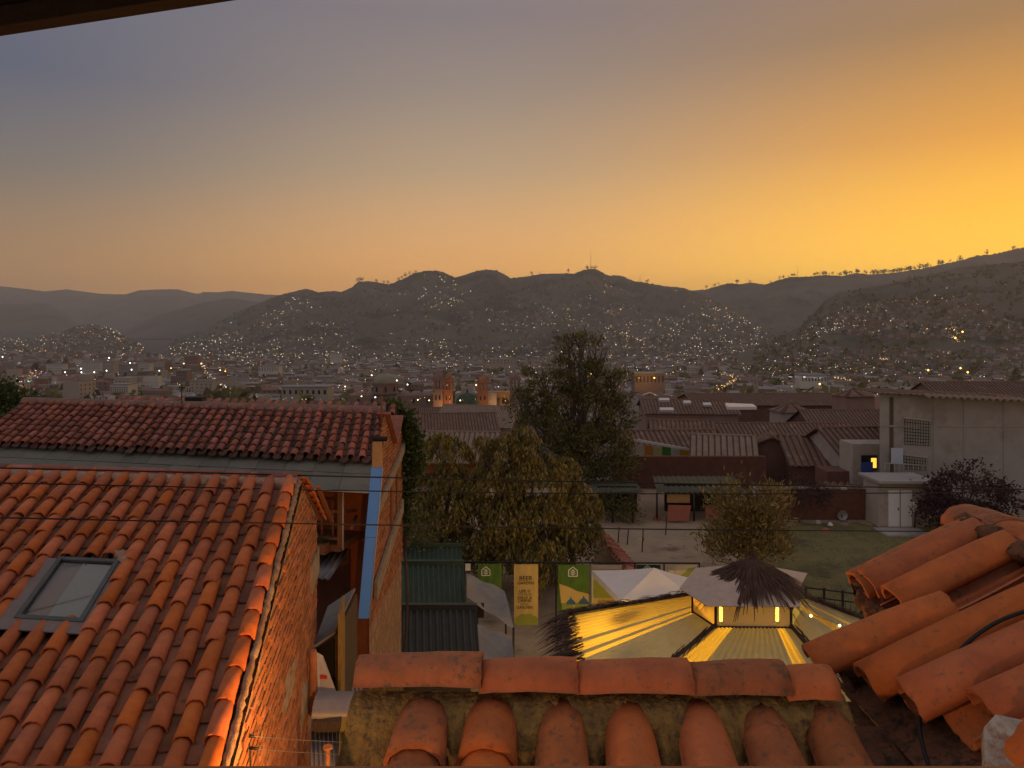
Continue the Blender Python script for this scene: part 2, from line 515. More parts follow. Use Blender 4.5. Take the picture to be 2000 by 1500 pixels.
MB().slab([a + up * .03 - back * .034, b + up * .03 - back * .034, b + up * .20 - back * .7, a + up * .20 - back * .7], .02).build('soffit_board', m_dark_wood, root)
for t in (.42, .75):
    p = a.lerp(b, t)
    MB().box(p - back * .30 + up * .06, (.045, .52, .05), rz=math.atan2(back.y, back.x) - math.pi / 2).build('rafter', m_sill if t < .5 else m_dark_wood, root)

# ------------------------------------------------------------------ the small roof right below the window
near = empty('lower_roof', (.3, 2.2, 9.5), 'mossy terracotta roof right below the window, with a row of ridge tiles', 'roof')
NO = W(835, 1397, 2.60)                    # ridge line
NU = Vector((1, -.012, 0)).normalized(); NV = Vector((-.045, -1, -.33)).normalized()
NN = NU.cross(NV); NN = NN if NN.z > 0 else -NN
NL, NR = NO + NU * (-.235), NO + NU * 1.36
deck = MB().slab([NL + NN * -.035, NR + NU * .6 + NN * -.035, NR + NU * .6 + NV * 1.0 + NN * -.035, NL + NV * 1.0 + NN * -.035][::-1], .06)
bk = Vector((.045, 1, -.33)).normalized()
deck.slab([NL + NN * -.04, NR + NN * -.04, NR + bk * .9 - Vector((0, 0, .04)), NL + bk * .9 - Vector((0, 0, .04))], .05)
near_roof = deck.build('roof', m_under, near)
cov_n = barrel_set('near_cover', m_tile_near, 3, .44, .150, .185, .082, 14, .0012, 4, .014)
cov_m = barrel_set('near_cover_old', m_tile_moss, 2, .44, .150, .185, .080, 14, .002, 4, .014, .008)
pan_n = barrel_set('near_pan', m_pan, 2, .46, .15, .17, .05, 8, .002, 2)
xs_n = [0.0, .219, .447, .664, .897, 1.10, 1.305]
starts = [[-.36, .075], [-.37, .085], [.055, .45], [.045, .44], [.045, .42], [.03, .30], [.06, .3]]
rr = random.Random(5)
X_ = NV.cross(NN).normalized()
for i, x in enumerate(xs_n):
    for j in range(2):
        if j == 0 and i < 2:
            v, dz, ms = .035 , .055, cov_n       # two upper tiles end early, showing the next course beneath
            L = .27
            me = barrel(.215, .165, .19, .088, 14, .014, .0015, 40 + i, 3, .004).mesh('near_cover_short', m_tile_near if i == 1 else m_tile_moss)
            Yd = (NV + NN * .08).normalized(); Z = (NN - Yd * NN.dot(Yd)).normalized()
            place('cover_tile', me, near_roof, frame(NO + NU * x + NV * .045 + NN * .035, Yd.cross(Z), Yd, Z)); continue
        if j == 0: v = .04 + rr.uniform(-.01, .01)
        else: v = (.12 if i < 2 else .40)
        src = cov_m if i in (0, 2, 5, 6) else cov_n
        Yd = (NV + NN * .03 + X_ * rr.uniform(-.02, .02)).normalized(); Z = (NN - Yd * NN.dot(Yd)).normalized()
        place('cover_tile', rr.choice(src), near_roof, frame(NO + NU * x + NV * v + NN * ((.034 if i < 2 else .02) if j else .03), Yd.cross(Z), Yd, Z))
    if i < 6:
        for j in range(2):
            Yd = (NV + NN * .03).normalized(); Z = -(NN - Yd * NN.dot(Yd)).normalized()
            place('pan_tile', rr.choice(pan_n), near_roof, frame(NO + NU * ((x + xs_n[i + 1]) / 2) + NV * (.02 + .36 * j) + NN * .028, Yd.cross(Z), Yd, Z))
# mortar bed under the ridge and the lumpy fillets between the columns
mo = MB(); n = 170; vs = []; rr = random.Random(8)
rows = [(.0, .10), (.045, .10), (.075, .088), (.095, .055), (.115, .012), (.14, -.03)]
for j, (v, h) in enumerate(rows):
    for i in range(n + 1):
        u = -.24 + 1.62 * i / n
        k = min(abs(u - x) for x in xs_n)
        drop = .075 * min(1, k / .11) ** 1.5 * (1 if j >= 2 else 0) * (j - 1) / 4
        nz = mnoise.noise(Vector((u * 14, j * .8, 3))) * .016 + mnoise.noise(Vector((u * 45, j * 2.1, 9))) * .012
        vs.append(NO + NU * u + NV * (v + drop * 1.6 + nz * 1.2) + NN * (h + nz))
mo.add(vs, [(j * (n + 1) + i, j * (n + 1) + i + 1, (j + 1) * (n + 1) + i + 1, (j + 1) * (n + 1) + i) for j in range(len(rows) - 1) for i in range(n)], 0, True)
mo.build('mortar_bed', m_moss, near)
# lumps of dirt, moss and broken mortar caught in the channels
db = MB(); rr = random.Random(12)
for i in range(900):
    u = rr.uniform(-.2, 1.36); k = min(abs(u - x) for x in xs_n)
    if k < .07: continue
    r = rr.uniform(.003, .014); p = NO + NU * u + NV * rr.uniform(.10, .45) + NN * rr.uniform(.0, .02)
    vs = [p + Vector(q) * r * rr.uniform(.6, 1.3) for q in ((1, 0, 0), (-1, 0, 0), (0, 1, 0), (0, -1, 0), (0, 0, 1), (0, 0, -1))]
    db.add(vs, [(0, 2, 4), (2, 1, 4), (1, 3, 4), (3, 0, 4), (2, 0, 5), (1, 2, 5), (3, 1, 5), (0, 3, 5)], 0)
tag(db.build('debris', m_moss, near), kind='stuff')
# gable face at the left end
ge = MB().poly([NL + Vector((-.004, 0, .08)), NL + NV * 1.0 + Vector((-.004, 0, 0)), NL + NV * 1.0 + Vector((-.004, 0, -.8)), NL + bk * .9 + Vector((-.004, 0, -.8)), NL + bk * .9 + Vector((-.004, 0, 0))])
ge.build('gable_face', m_moss, near)
# ridge tiles
rd = [(700, 942, 1293, 1351), (938, 1126, 1297, 1361), (1120, 1345, 1307, 1364), (1338, 1530, 1310, 1367), (1522, 1622, 1313, 1376)]
for i, (x0, x1, y0, y1) in enumerate(rd):
    D = 2.60 - .006 * i
    a = (x0 - 1000) / F * D; b = (x1 - 1000) / F * D
    me = barrel(b - a, .175, .19, .080, 16, .013, .0016, 70 + i, 6, .003).mesh('ridge_tile', m_tile_near if i in (1, 2, 4) else m_tile_moss)
    p = Vector((a, D, W(0, y1, D - .09).z))
    Yd = (NU + Vector((0, 0, .012))).normalized(); Z = Vector((0, .10, 1)); Z = (Z - Yd * Z.dot(Yd)).normalized()
    place('ridge_tile', me, near, frame(p, Yd.cross(Z), Yd, Z))

# ------------------------------------------------------------------ the roof wing that climbs on the right
wing = empty('side_roof', (1.7, 2.7, 9.6), 'terracotta roof wing climbing at the lower right with large tilted tiles', 'roof')
XR, ZR, K = 2.03, CAM_H - .885, .52
def wp(x, y, up=0.0):
    n = Vector((-K, 0, 1)).normalized()
    return Vector((x, y, ZR - K * (XR - x))) + n * up
WV = Vector((-1, 0, -K)).normalized(); WN_ = Vector((-K, 0, 1)).normalized()
dk = MB()
dk.slab([wp(XR, 1.7, -.05), wp(XR, 3.34, -.05), wp(1.56, 3.34, -.05), wp(1.56, 2.93, -.05), wp(1.22, 2.93, -.05), wp(1.22, 1.7, -.05)], .05)
dk.slab([Vector((XR + 1.0, 1.7, ZR - .5)), Vector((XR + 1.0, 3.34, ZR - .5)), wp(XR, 3.34, -.05), wp(XR, 1.7, -.05)], .05)
wing_roof = dk.build('roof', m_under, wing)
rr = random.Random(21)
big = lambda L, s, w=.185, h=.085, old=False: barrel(L, w * .84, w, h, 14, .014, .0014, s, 5, .004).mesh('wing_cover', m_tile_moss if old else m_tile_near)
def wing_tile(x0, x1, y, y1=None, up=.03, s=1, tilt=.03, old=False, w=.185, name='cover_tile', flip=False):
    a, b = wp(x0, y, up), wp(x1, y if y1 is None else y1, up)
    L = (b - a).length
    Yd = ((b - a).normalized() + WN_ * tilt).normalized(); Z = (WN_ - Yd * WN_.dot(Yd)).normalized()
    if flip: Z = -Z
    place(name, big(L, s, w, .085 if not flip else .06, old), wing_roof, frame(a, Yd.cross(Z), Yd, Z))
for i, (y, xe, old) in enumerate([(3.30, 1.50, True), (3.235, 1.52, False), (3.035, 1.53, False)]):
    wing_tile(1.99, xe, y, y - .01, .03 + .015 * (i > 0), 100 + i, .03, old)
    wing_tile(1.97, xe + .01, y - .10, None, .03, 120 + i, .02, True, .16, 'pan_tile', True)
wing_tile(1.63, 1.155, 2.80, 2.85, .075, 131, .035)
wing_tile(2.02, 1.25, 2.62, 2.64, .05, 132, .02)
wing_tile(2.02, 1.30, 2.42, 2.46, .05, 133, .02)
wing_tile(2.02, 1.42, 2.22, 2.26, .05, 134, .02)
wing_tile(2.02, 1.35, 2.02, 2.06, .05, 138, .02)
for i, y in enumerate((2.73, 2.54, 2.34, 2.14)):
    wing_tile(2.02, 1.28 + .04 * i, y, None, .02, 140 + i, .01, True, .17, 'pan_tile', True)
wing_tile(2.0, 1.60, 2.86, None, .02, 150, .01, False, .19, 'pan_tile', True)
# its ridge tiles run towards the window
for i, (ya, yb) in enumerate([(3.50, 3.18), (3.22, 2.82), (2.86, 2.46), (2.5, 2.1)]):
    me = barrel(ya - yb, .20, .225, .085, 16, .014, .002, 160 + i, 6, .005).mesh('wing_ridge', m_tile_moss if i == 0 else m_tile_near)
    Yd = Vector((.02, -1, .012)).normalized(); Z = Vector((-.12, 0, 1)); Z = (Z - Yd * Z.dot(Yd)).normalized()
    place('ridge_tile', me, wing, frame(Vector((XR + .01, ya, ZR + .01 + .004 * i)), Yd.cross(Z), Yd, Z))
mo = MB()
lumps(mo, line(wp(1.98, 3.36, .06), wp(1.98, 2.1, .06), 40), .045, 3, .45)
lumps(mo, line(wp(2.0, 3.40, .0), wp(1.5, 3.37, -.01), 22), .045, 4, .5)
lumps(mo, line(wp(1.52, 3.34, -.03), wp(1.53, 2.95, -.03), 16), .05, 5, .5)
lumps(mo, line(wp(1.53, 2.94, -.03), wp(1.24, 2.92, -.03), 14), .05, 6, .5)
mo.build('mortar_bed', m_under, wing)
m_plaster = mat('flaking_plaster', (.42, .38, .33), (.30, .25, .2), scale=12, rough=.95, bump=.5, c3=(.25, .14, .09), s3=8, t3=.58)
MB().slab([W(1922, 1420, 2.08), W(1945, 1395, 2.10), W(2060, 1420, 2.08), W(2070, 1520, 1.96), W(1925, 1515, 1.97)][::-1], .03).build('plaster_patch', m_plaster, wing)
# wall under the wing's lower edge
MB().slab([wp(1.24, 2.9, -.12), wp(1.24, 1.7, -.12), wp(1.24, 1.7, -.12) - Vector((0, 0, 1.2)), wp(1.24, 2.9, -.12) - Vector((0, 0, 1.2))], .08).build('wall', m_under, wing)

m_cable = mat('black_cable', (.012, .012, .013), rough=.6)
hose = [W(2060, 1180, 2.50), W(2000, 1194, 2.50), W(1950, 1212, 2.50), W(1900, 1244, 2.50), W(1855, 1290, 2.49), W(1822, 1332, 2.48), W(1802, 1368, 2.46), W(1795, 1400, 2.42), W(1797, 1440, 2.38), W(1815, 1500, 2.30)]
hp = []
for i in range(len(hose) - 1):
    hp += line(hose[i], hose[i + 1], 4)[:-1]
hp.append(hose[-1])
for _ in range(3): hp = [hp[0]] + [(hp[i - 1] + hp[i] * 2 + hp[i + 1]) / 4 for i in range(1, len(hp) - 1)] + [hp[-1]]
tag(MB().tube(hp, .0065, 8).build('black_hose', m_cable), 'thin black hose arching over the tilted tiles at lower right', 'hose')
# ------------------------------------------------------------------ near left house with the skylight
AO = W(568, 942, 9.45)
AU = Vector((.989, -.148, 0)).normalized()
AV = Vector((.147, -1, -.298)).normalized()
AN = AU.cross(AV).normalized()
if AN.z < 0: AN = -AN
AP, AE = .240, .362
def a_uv(px, py):
    d = W(px, py, 1.0) - camera.location
    o = Vector(camera.location)
    t = (AO - o).dot(AN) / d.dot(AN)
    q = o + d * t - AO
    # q = u AU + v AV (skewed axes)
    a, b, c = AU.dot(AU), AU.dot(AV), AV.dot(AV)
    p, r = q.dot(AU), q.dot(AV)
    det = a * c - b * b
    return ((p * c - r * b) / det, (r * a - p * b) / det)
def ap(u, v, h=0.0): return AO + AU * u + AV * v + AN * h

houseA = empty('brick_house', Vector((-4.5, 8.0, 0)), 'near house with orange tiled roof, skylight and lamp-lit brick gable, lower left', 'house')
NC = 19
uL = -AP * (NC - 1)
deck = MB().slab([ap(uL - .3, -.02, -.01), ap(uL - .3, 5.2, -.01), ap(.10, 5.2, -.01), ap(.10, -.02, -.01)], .08)
roofA = deck.build('roof', m_deck, houseA)
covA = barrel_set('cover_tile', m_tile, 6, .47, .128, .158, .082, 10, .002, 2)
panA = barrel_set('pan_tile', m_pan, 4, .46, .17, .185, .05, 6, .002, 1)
SK = [a_uv(128, 1088), a_uv(238, 1090), a_uv(232, 1232), a_uv(-8, 1238)]
su0, su1 = a_uv(40, 1218)[0] - .20, a_uv(238, 1112)[0] + .07
sv0, sv1 = a_uv(180, 1108)[1], a_uv(120, 1250)[1]
def skipA(u, v, kind, c, r):
    uu = uL + u
    return su0 + .02 < uu < su1 - .02 and sv0 - .10 < v < sv1 - .05
tiled_roof(roofA, AO + AU * uL, AU, AV, NC, 14, AP, AE, covA, panA, skip=skipA, seed=3, jx=.012, je=.05)
# ridge: flat cap tiles in a mortar bed
capA = barrel_set('ridge_cap', m_tile_b, 3, .50, .17, .19, .06, 8, .002, 1)
rr = random.Random(4)
for i in range(11):
    Yd = -AU; Z = Vector((0, 0, 1))
    place('ridge_tile', rr.choice(capA), roofA, frame(ap(.10 - .44 * i, -.05, .045 + rr.uniform(-.008, .008)), Yd.cross(Z), Yd, Z))
mo = MB(); n = 130; vs = []
for j, (v, h) in enumerate([(-.10, .03), (-.02, .07), (.05, .085), (.10, .08), (.14, .05), (.17, .0)]):
    for i in range(n + 1):
        u = uL - .2 + (.30 - uL) * i / n
        nz = mnoise.noise(Vector((u * 9, j * 1.3, 5))) * .022 + mnoise.noise(Vector((u * 26, j * 2.3, 1))) * .012
        vs.append(ap(u, v + nz * 2.2, h + nz * .6))
mo.add(vs, [(j * (n + 1) + i, j * (n + 1) + i + 1, (j + 1) * (n + 1) + i + 1, (j + 1) * (n + 1) + i) for j in range(5) for i in range(n)], 0, True)
mo.build('ridge_mortar', m_mortar, houseA)
mo = MB()
lumps(mo, line(ap(.105, 0, .02), ap(.105, 5.0, .02), 90), .030, 6, .4, mi=1)
c_sk = a_uv(252, 1100)
lumps(mo, line(ap(c_sk[0], c_sk[1] - .55, .05), ap(c_sk[0], c_sk[1] + .02, .05), 16), .028, 7, .6)
lumps(mo, line(ap(c_sk[0] - .10, c_sk[1] - .02, .10), ap(c_sk[0] + .03, c_sk[1] + .15, .06), 8), .05, 8, .6)
verge_mo = mo
# gable wall: brick by brick on a mortar backing
WD = Vector((-.147, 1, 0)).normalized()
WO = ap(.145, 0, -.02)                     # wall line passes below the verge, s = metres behind the ridge
WOUT = Vector((WD.y, -WD.x, 0))            # faces the alley
S0, S1 = -5.0, 1.62
slopeA = .298 / 1.0107
def top_at(s): return WO.z + (s * slopeA if s < 0 else -s * .46) - .03
m_brick = mat('hand_made_brick', (.40, .16, .07), (.27, .10, .045), scale=10, rough=.9, bump=.5, bscale=60, rand=.25, c3=(.45, .30, .18), s3=6, t3=.62)
m_brickwall = mat('brick_mortar', (.36, .22, .13), (.22, .13, .08), scale=14, rough=.95, bump=.6, c3=(.42, .30, .2), s3=5, t3=.56)
wl = MB()
pt = lambda s, z, o=0.0: Vector((WO.x, WO.y, 0)) + WD * s + WOUT * o + Vector((0, 0, z))
wl.poly([pt(S0, 0), pt(S1, 0), pt(S1, top_at(S1)), pt(0, top_at(0)), pt(S0, top_at(S0))])
wl.poly([pt(S1, 0), pt(S1, 0, -5.5), pt(S1, top_at(S1), -5.5), pt(S1, top_at(S1))])
wallA = wl.build('wall', m_brickwall, houseA)
verge_mo.build('verge_mortar', [m_mortar, m_brickwall], houseA)
bl = .235; bh = .083; bricks = []
z = 4.6; k = 0
while z < 9.4:
    s = S0 - (bl / 2 if k % 2 else 0)
    while s < S1 - .03:
        a, b = s + .006, min(s + bl - .008, S1)
        if min(top_at(a), top_at(b)) - z > bh * .8 and b - a > .05 and a > S0:
            mid = pt((a + b) / 2, z + bh / 2)
            py = HORIZON + (CAM_H - mid.z) / mid.y * F
            if py < 1530: bricks.append((mid.y, a, b, z))
        s += bl
    z += bh; k += 1
bricks.sort()
rr = random.Random(2)
bmesh_v = []
for i in range(5):
    hx = (bl - .016) / 2
    q = MB().box((0, 0, 0), (hx * 2, .05, bh - .018)); 
    q.v = [(x + rr.uniform(-.006, .006), y + rr.uniform(-.004, .004), zz + rr.uniform(-.004, .004)) for x, y, zz in q.v]
    bmesh_v.append(q.mesh('brick', m_brick))
stuff = MB()
m_brick_s = mat('hand_made_brick_far', (.40, .16, .07), (.27, .10, .045), scale=10, rough=.9, rand=.25, island=True, c3=(.45, .30, .18), s3=6, t3=.62)
for i, (D, a, b, z) in enumerate(bricks):
    c = pt((a + b) / 2, z + bh / 2 + rr.uniform(-.004, .004), -.012 + rr.uniform(-.006, .006))
    full = b - a > bl - .03
    if i < 300 and full:
        place('brick', rr.choice(bmesh_v), wallA, frame(c, WD, WOUT, Vector((0, 0, 1))))
    else:
        stuff.box(c, (b - a, .05, bh - .018), rz=math.atan2(WD.y, WD.x))
tag(stuff.build('brickwork', m_brick_s, houseA), kind='stuff')
m_conc = mat('raw_concrete', (.36, .29, .22), (.24, .19, .14), scale=6, rough=.95, bump=.5, bscale=20, c3=(.16, .12, .09), s3=5, t3=.6)
MB().box(pt(1.18, top_at(1.62) - .62, .012), (.95, .06, .36), rz=math.atan2(WD.y, WD.x)).build('concrete_tie_beam', m_conc, houseA)
# smears of plaster over the lower bricks
rr = random.Random(31)
for i, (s, zz, ln, ht) in enumerate([(.9, 6.2, 1.3, .9), (.1, 6.4, .8, .5), (-1.2, 7.2, 1.0, .35)]):
    n = 14; vs = []
    for j in range(n):
        t = 2 * math.pi * j / n; q = 1 + rr.uniform(-.35, .25)
        vs.append(pt(s + math.cos(t) * ln / 2 * q, zz + math.sin(t) * ht / 2 * q, .018))
    MB().slab(vs, .02).build('plaster_smear', m_conc, houseA)
# rear slope seen as a thin tiled edge, with its eave board
rb = MB().slab([ap(.15, 0, .03), pt(2.15, top_at(2.15) + .08, .03), pt(2.15, top_at(2.15) + .08, -5), ap(-4.8, 0, .03)], .03)
rear = rb.build('rear_roof', m_tile_b, houseA)
for i in range(6):
    a, b = .02 + i * .36, .02 + i * .36 + .43
    p, q = pt(a, top_at(a) + .05, .01), pt(b, top_at(b) + .07, .01)
    Yd = (q - p).normalized(); Z = Vector((0, .42, 1)); Z = (Z - Yd * Z.dot(Yd)).normalized()
    place('cover_tile', covA[i % 6], rear, frame(p, Yd.cross(Z), Yd, Z))
MB().slab([pt(.1, top_at(.1) + .03, .2), pt(2.2, top_at(2.2) + .03, .2), pt(2.2, top_at(2.2) + .03, .15), pt(.1, top_at(.1) + .03, .15)], .02).build('barge_board', m_sill, houseA)

# skylight
m_frame = mat('grey_metal_frame', (.10, .105, .10), (.07, .075, .07), scale=8, rough=.5, metal=.3)
m_flash = mat('lead_flashing', (.22, .17, .16), (.16, .13, .125), scale=6, rough=.6, metal=.2, bump=.3, bscale=10)
m_blind = mat('pale_blind', (.36, .35, .29), (.32, .31, .26), scale=30, rough=.9)
m_shaft = mat('skylight_reveal', (.33, .21, .14), (.28, .17, .11), scale=6, rough=.8)
m_glass, nt, b = new_mat('window_glass')
b.inputs['Base Color'].default_value = (.9, .92, .9, 1); b.inputs['Roughness'].default_value = .05
b.inputs['Transmission Weight'].default_value = 1.0; b.inputs['IOR'].default_value = 1.45
def rect(u0, u1, v0, v1, h): return [ap(u0, v0, h), ap(u0, v1, h), ap(u1, v1, h), ap(u1, v0, h)]
sky_l = MB()
sky_l.slab(rect(su0, su1, sv1 - .13, sv1 + .03, .105), .012)
sky_l.slab(rect(su0, su0 + .21, sv0 + .02, sv1 - .12, .10), .012)
sky_l.slab(rect(su1 - .13, su1, sv0 + .02, sv1 - .12, .10), .012)
flashing = sky_l.build('skylight', m_flash, houseA)
tag(flashing, 'skylight with grey frame and a half-drawn pale blind')
fu0, fu1, fv0, fv1 = su0 + .19, su1 - .07, sv0 + .0, sv1 - .12
fr = MB()
w = .05
for q in (rect(fu0, fu0 + w, fv0, fv1, .115), rect(fu1 - w, fu1, fv0, fv1, .115), rect(fu0 + w, fu1 - w, fv1 - w, fv1, .113), rect(fu0 + w, fu1 - w, fv0, fv0 + w, .113)):
    fr.slab(q, .07)
fr.build('frame', m_frame, flashing)
MB().slab(rect(fu0 + w - .01, fu1 - w + .01, fv0 + w - .01, fv1 - w + .01, .092), .006).build('pane', m_glass, flashing)
MB().slab(rect(lerp(fu0, fu1, .42), fu1 - w, fv0 + w, fv1 - w - .01, .070), .006).build('blind', m_blind, flashing)
MB().slab(rect(fu0 + w, fu1 - w, fv0 + w, fv1 - w, .04), .01).build('reveal', m_shaft, flashing)
# ------------------------------------------------------------------ second house with the long tiled roof
BO = W(745, 803, 17.2)
BU = Vector((.974, -.226, 0)).normalized(); BV = Vector((.106, -1, -.32)).normalized()
BN = BU.cross(BV); BN = BN if BN.z > 0 else -BN
def bp(u, v, h=0.0): return BO + BU * u + BV * v + BN * h
houseB = empty('long_house', Vector((-7, 17, 0)), 'long house behind, with dark red tiled roof, grey sheet eave and brick M-shaped gable', 'house')
NCB, PB, EB = 40, .24, .29
uLB = -PB * (NCB - 1)
roofB = MB().slab([bp(uLB - .3, -.02, -.01), bp(uLB - .3, 2.34, -.01), bp(.12, 2.34, -.01), bp(.12, -.02, -.01)], .08).build('roof', m_deck, houseB)
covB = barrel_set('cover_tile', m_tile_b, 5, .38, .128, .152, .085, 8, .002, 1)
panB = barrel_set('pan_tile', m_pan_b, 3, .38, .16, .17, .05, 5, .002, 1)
tiled_roof(roofB, BO + BU * uLB, BU, BV, NCB, 8, PB, EB, covB, panB, seed=9, jx=.012, je=.05)
m_ridge_mud = mat('ridge_mud', (.24, .15, .12), (.17, .10, .08), scale=6, rough=.95, bump=.6, bscale=20, c3=(.32, .23, .19), s3=4, t3=.6)
mo = MB(); n = 120; vs = []
for j, (v, h) in enumerate([(-.16, .0), (-.08, .10), (.0, .13), (.09, .12), (.16, .075), (.20, .02)]):
    for i in range(n + 1):
        u = uLB - .2 + (.32 - uLB) * i / n
        nz = mnoise.noise(Vector((u * 5, j * 1.3, 25))) * .03
        vs.append(bp(u, v + nz, h + nz * .5))
mo.add(vs, [(j * (n + 1) + i, j * (n + 1) + i + 1, (j + 1) * (n + 1) + i + 1, (j + 1) * (n + 1) + i) for j in range(5) for i in range(n)], 0, True)
mo.build('ridge_mortar', m_ridge_mud, houseB)
# second range behind it
O2 = W(772, 794, 18.9); NC2 = 33
r2 = MB().slab([O2 + BU * (-PB * NC2), O2 + BU * (-PB * NC2) + BV * 1.3, O2 + BU * .05 + BV * 1.3, O2 + BU * .05], .08)
rear2 = r2.build('rear_roof', m_deck, houseB)
rr = random.Random(14)
N2 = BN
for c in range(NC2):
    for r in range(2):
        Yd = (BV + N2 * .05 + BU * rr.uniform(-.05, .05)).normalized(); Z = (N2 - Yd * N2.dot(Yd)).normalized()
        place('cover_tile', rr.choice(covB), rear2, frame(O2 - BU * PB * (c + .2) + BV * (r * .3 - .03 + rr.uniform(-.04, .03)) + N2 * .03, Yd.cross(Z), Yd, Z))
# antenna mast and a dark vent on the ridge
tag(MB().tube([W(355, 800, 18.2), W(355, 757, 18.2)], .012, 6).box(W(355, 757, 18.2), (.16, .02, .02)).build('antenna_pole', m_cable), 'thin antenna pole standing on the ridge of the long house', 'antenna')
MB().box(W(382, 779, 18.6), (.40, .3, .10)).build('vent_box', m_cable, houseB)
# grey sheets of the lower eave
m_sheet = mat('grey_roof_sheet', (.135, .128, .10), (.10, .097, .078), scale=2.5, rough=.55, rand=.15, c3=(.16, .15, .12), s3=3, t3=.62)
EVD = Vector((.10, -1, -.235)).normalized(); EN = BU.cross(EVD); EN = EN if EN.z > 0 else -EN
eave = MB().slab([bp(uLB - .4, 2.16, -.10), bp(uLB - .4, 2.16, -.10) + EVD * 1.42, bp(.02, 2.16, -.10) + EVD * 1.42, bp(.02, 2.16, -.10)], .05).build('eave_roof', m_deck, houseB)
pw = .615
for i in range(16):
    for j in range(2):
        u = .02 - pw * (i + 1); v = .72 * j
        a = bp(u + .004, 2.16, -.06 - .012 * j) + EVD * v; b = bp(u + pw - .004, 2.16, -.06 - .012 * j) + EVD * v
        q = [a, a + EVD * .735, b + EVD * .735, b]
        tl = rr.uniform(-.006, .006)
        MB().slab([q[0] + EN * tl, q[1], q[2], q[3] - EN * tl], .012).build('sheet_panel', m_sheet, eave)
m_gutter = mat('pale_edge', (.5, .48, .44), rough=.6)
ga, gb = bp(uLB - .4, 2.16, -.10) + EVD * 1.46, bp(.02, 2.16, -.10) + EVD * 1.46
MB().tube([ga, gb], .018, 6).build('eave_trim', m_gutter, houseB)
# balcony front
m_ochre = mat('orange_plaster', (.34, .105, .030), (.25, .07, .022), scale=3, rough=.9, bump=.3)
m_timber = mat('balcony_timber', (.25, .11, .05), (.16, .07, .035), scale=9, rough=.75, stretch=(6, 6, 1))
m_redwall = mat('red_plaster', (.15, .060, .042), (.10, .042, .030), scale=3, rough=.9)
fa, fb = bp(-3.6, 2.0, -.4), bp(-.06, 2.0, -.4)
fd = (fb - fa).normalized()
def fpt(u, out, z):    # u metres left of the corner, out towards the viewer
    p = fb - fd * u; q = Vector((fd.y, -fd.x, 0))
    return Vector((p.x, p.y, z)) + q * out
MB().poly([fpt(3.6, 0, 0), fpt(0, 0, 0), fpt(0, 0, 8.15), fpt(3.6, 0, 8.15)]).build('wall', m_ochre, houseB)
bal = MB().slab([fpt(3.6, 1.05, 6.92), fpt(.25, 1.05, 6.92), fpt(.25, .0, 6.92), fpt(3.6, 0, 6.92)], .12).build('balcony', m_timber, houseB)
MB().box((fpt(1.95, 1.0, 7.55)), (3.3, .07, .06), rz=math.atan2(fd.y, fd.x)).build('hand_rail', m_timber, bal)
MB().box((fpt(1.95, 1.0, 7.04)), (3.3, .06, .05), rz=math.atan2(fd.y, fd.x)).build('bottom_rail', m_timber, bal)
for i in range(14):
    MB().tube([fpt(.42 + .23 * i, 1.0, 7.06), fpt(.42 + .23 * i, 1.0, 7.53)], .022, 6).build('baluster', m_timber, bal)
MB().box(fpt(.28, 1.0, 7.5), (.09, .09, 1.25), rz=.2).build('post', m_timber, bal)
MB().tube([fpt(.18, 1.08, 8.1), fpt(.18, 1.08, 6.85)], .018, 6).build('white_pipe', m_gutter, houseB)
MB().box(fpt(.02, .95, 7.35), (.05, .9, .05), rz=.1).build('brace', m_timber, houseB)
for i in range(3):
    c = fpt(.75 + .68 * i, 1.16, 6.88)
    pl = empty('flower_box', c, ['wooden flower box at the right end of the balcony rail', 'wooden flower box in the middle of the balcony rail', 'wooden flower box nearest the brick gable on the balcony'][i], 'flower box', 'flower boxes on the balcony')
    MB().box(c, (.58, .18, .19), rz=math.atan2(fd.y, fd.x)).build('box', m_timber, pl)
    lv = MB(); rl = random.Random(60 + i)
    for k in range(220):
        p = c + Vector((rl.gauss(0, .14), rl.gauss(0, .05), .10 + abs(rl.gauss(0, .07))))
        d1 = Vector((rl.uniform(-1, 1), rl.uniform(-1, 1), rl.uniform(-.4, 1))).normalized(); d2 = d1.orthogonal().normalized()
        lv.add([p, p + d1 * .03 + d2 * .012, p + d1 * .06, p + d1 * .03 - d2 * .012], [(0, 1, 2, 3)])
    lv.build('leaves', mat('box_plant', (.05, .075, .02), (.03, .05, .015), rough=.7), pl)
# corrugated awning below the balcony
m_zinc = mat('zinc_sheet', (.32, .30, .31), (.22, .21, .22), scale=3, rough=.5, metal=.4, c3=(.20, .13, .10), s3=4, t3=.68)
aw = MB().wave(fpt(3.2, .55, 6.70), fpt(.30, .55, 6.70) - fpt(3.2, .55, 6.70), fpt(0, 1.35, 6.38) - fpt(0, .55, 6.70), 26, .022)
tag(aw.build('corrugated_awning', m_zinc), 'short grey corrugated awning below the balcony flower boxes', 'awning')
MB().box(fpt(1.7, .03, 5.6), (.62, .05, 1.9), rz=math.atan2(fd.y, fd.x)).build('door', mat('yellow_door', (.52, .25, .03), (.45, .2, .025), rough=.6), houseB)
MB().box(fpt(.9, .03, 5.6), (.75, .06, 1.9), rz=math.atan2(fd.y, fd.x)).build('red_panel', m_redwall, houseB)
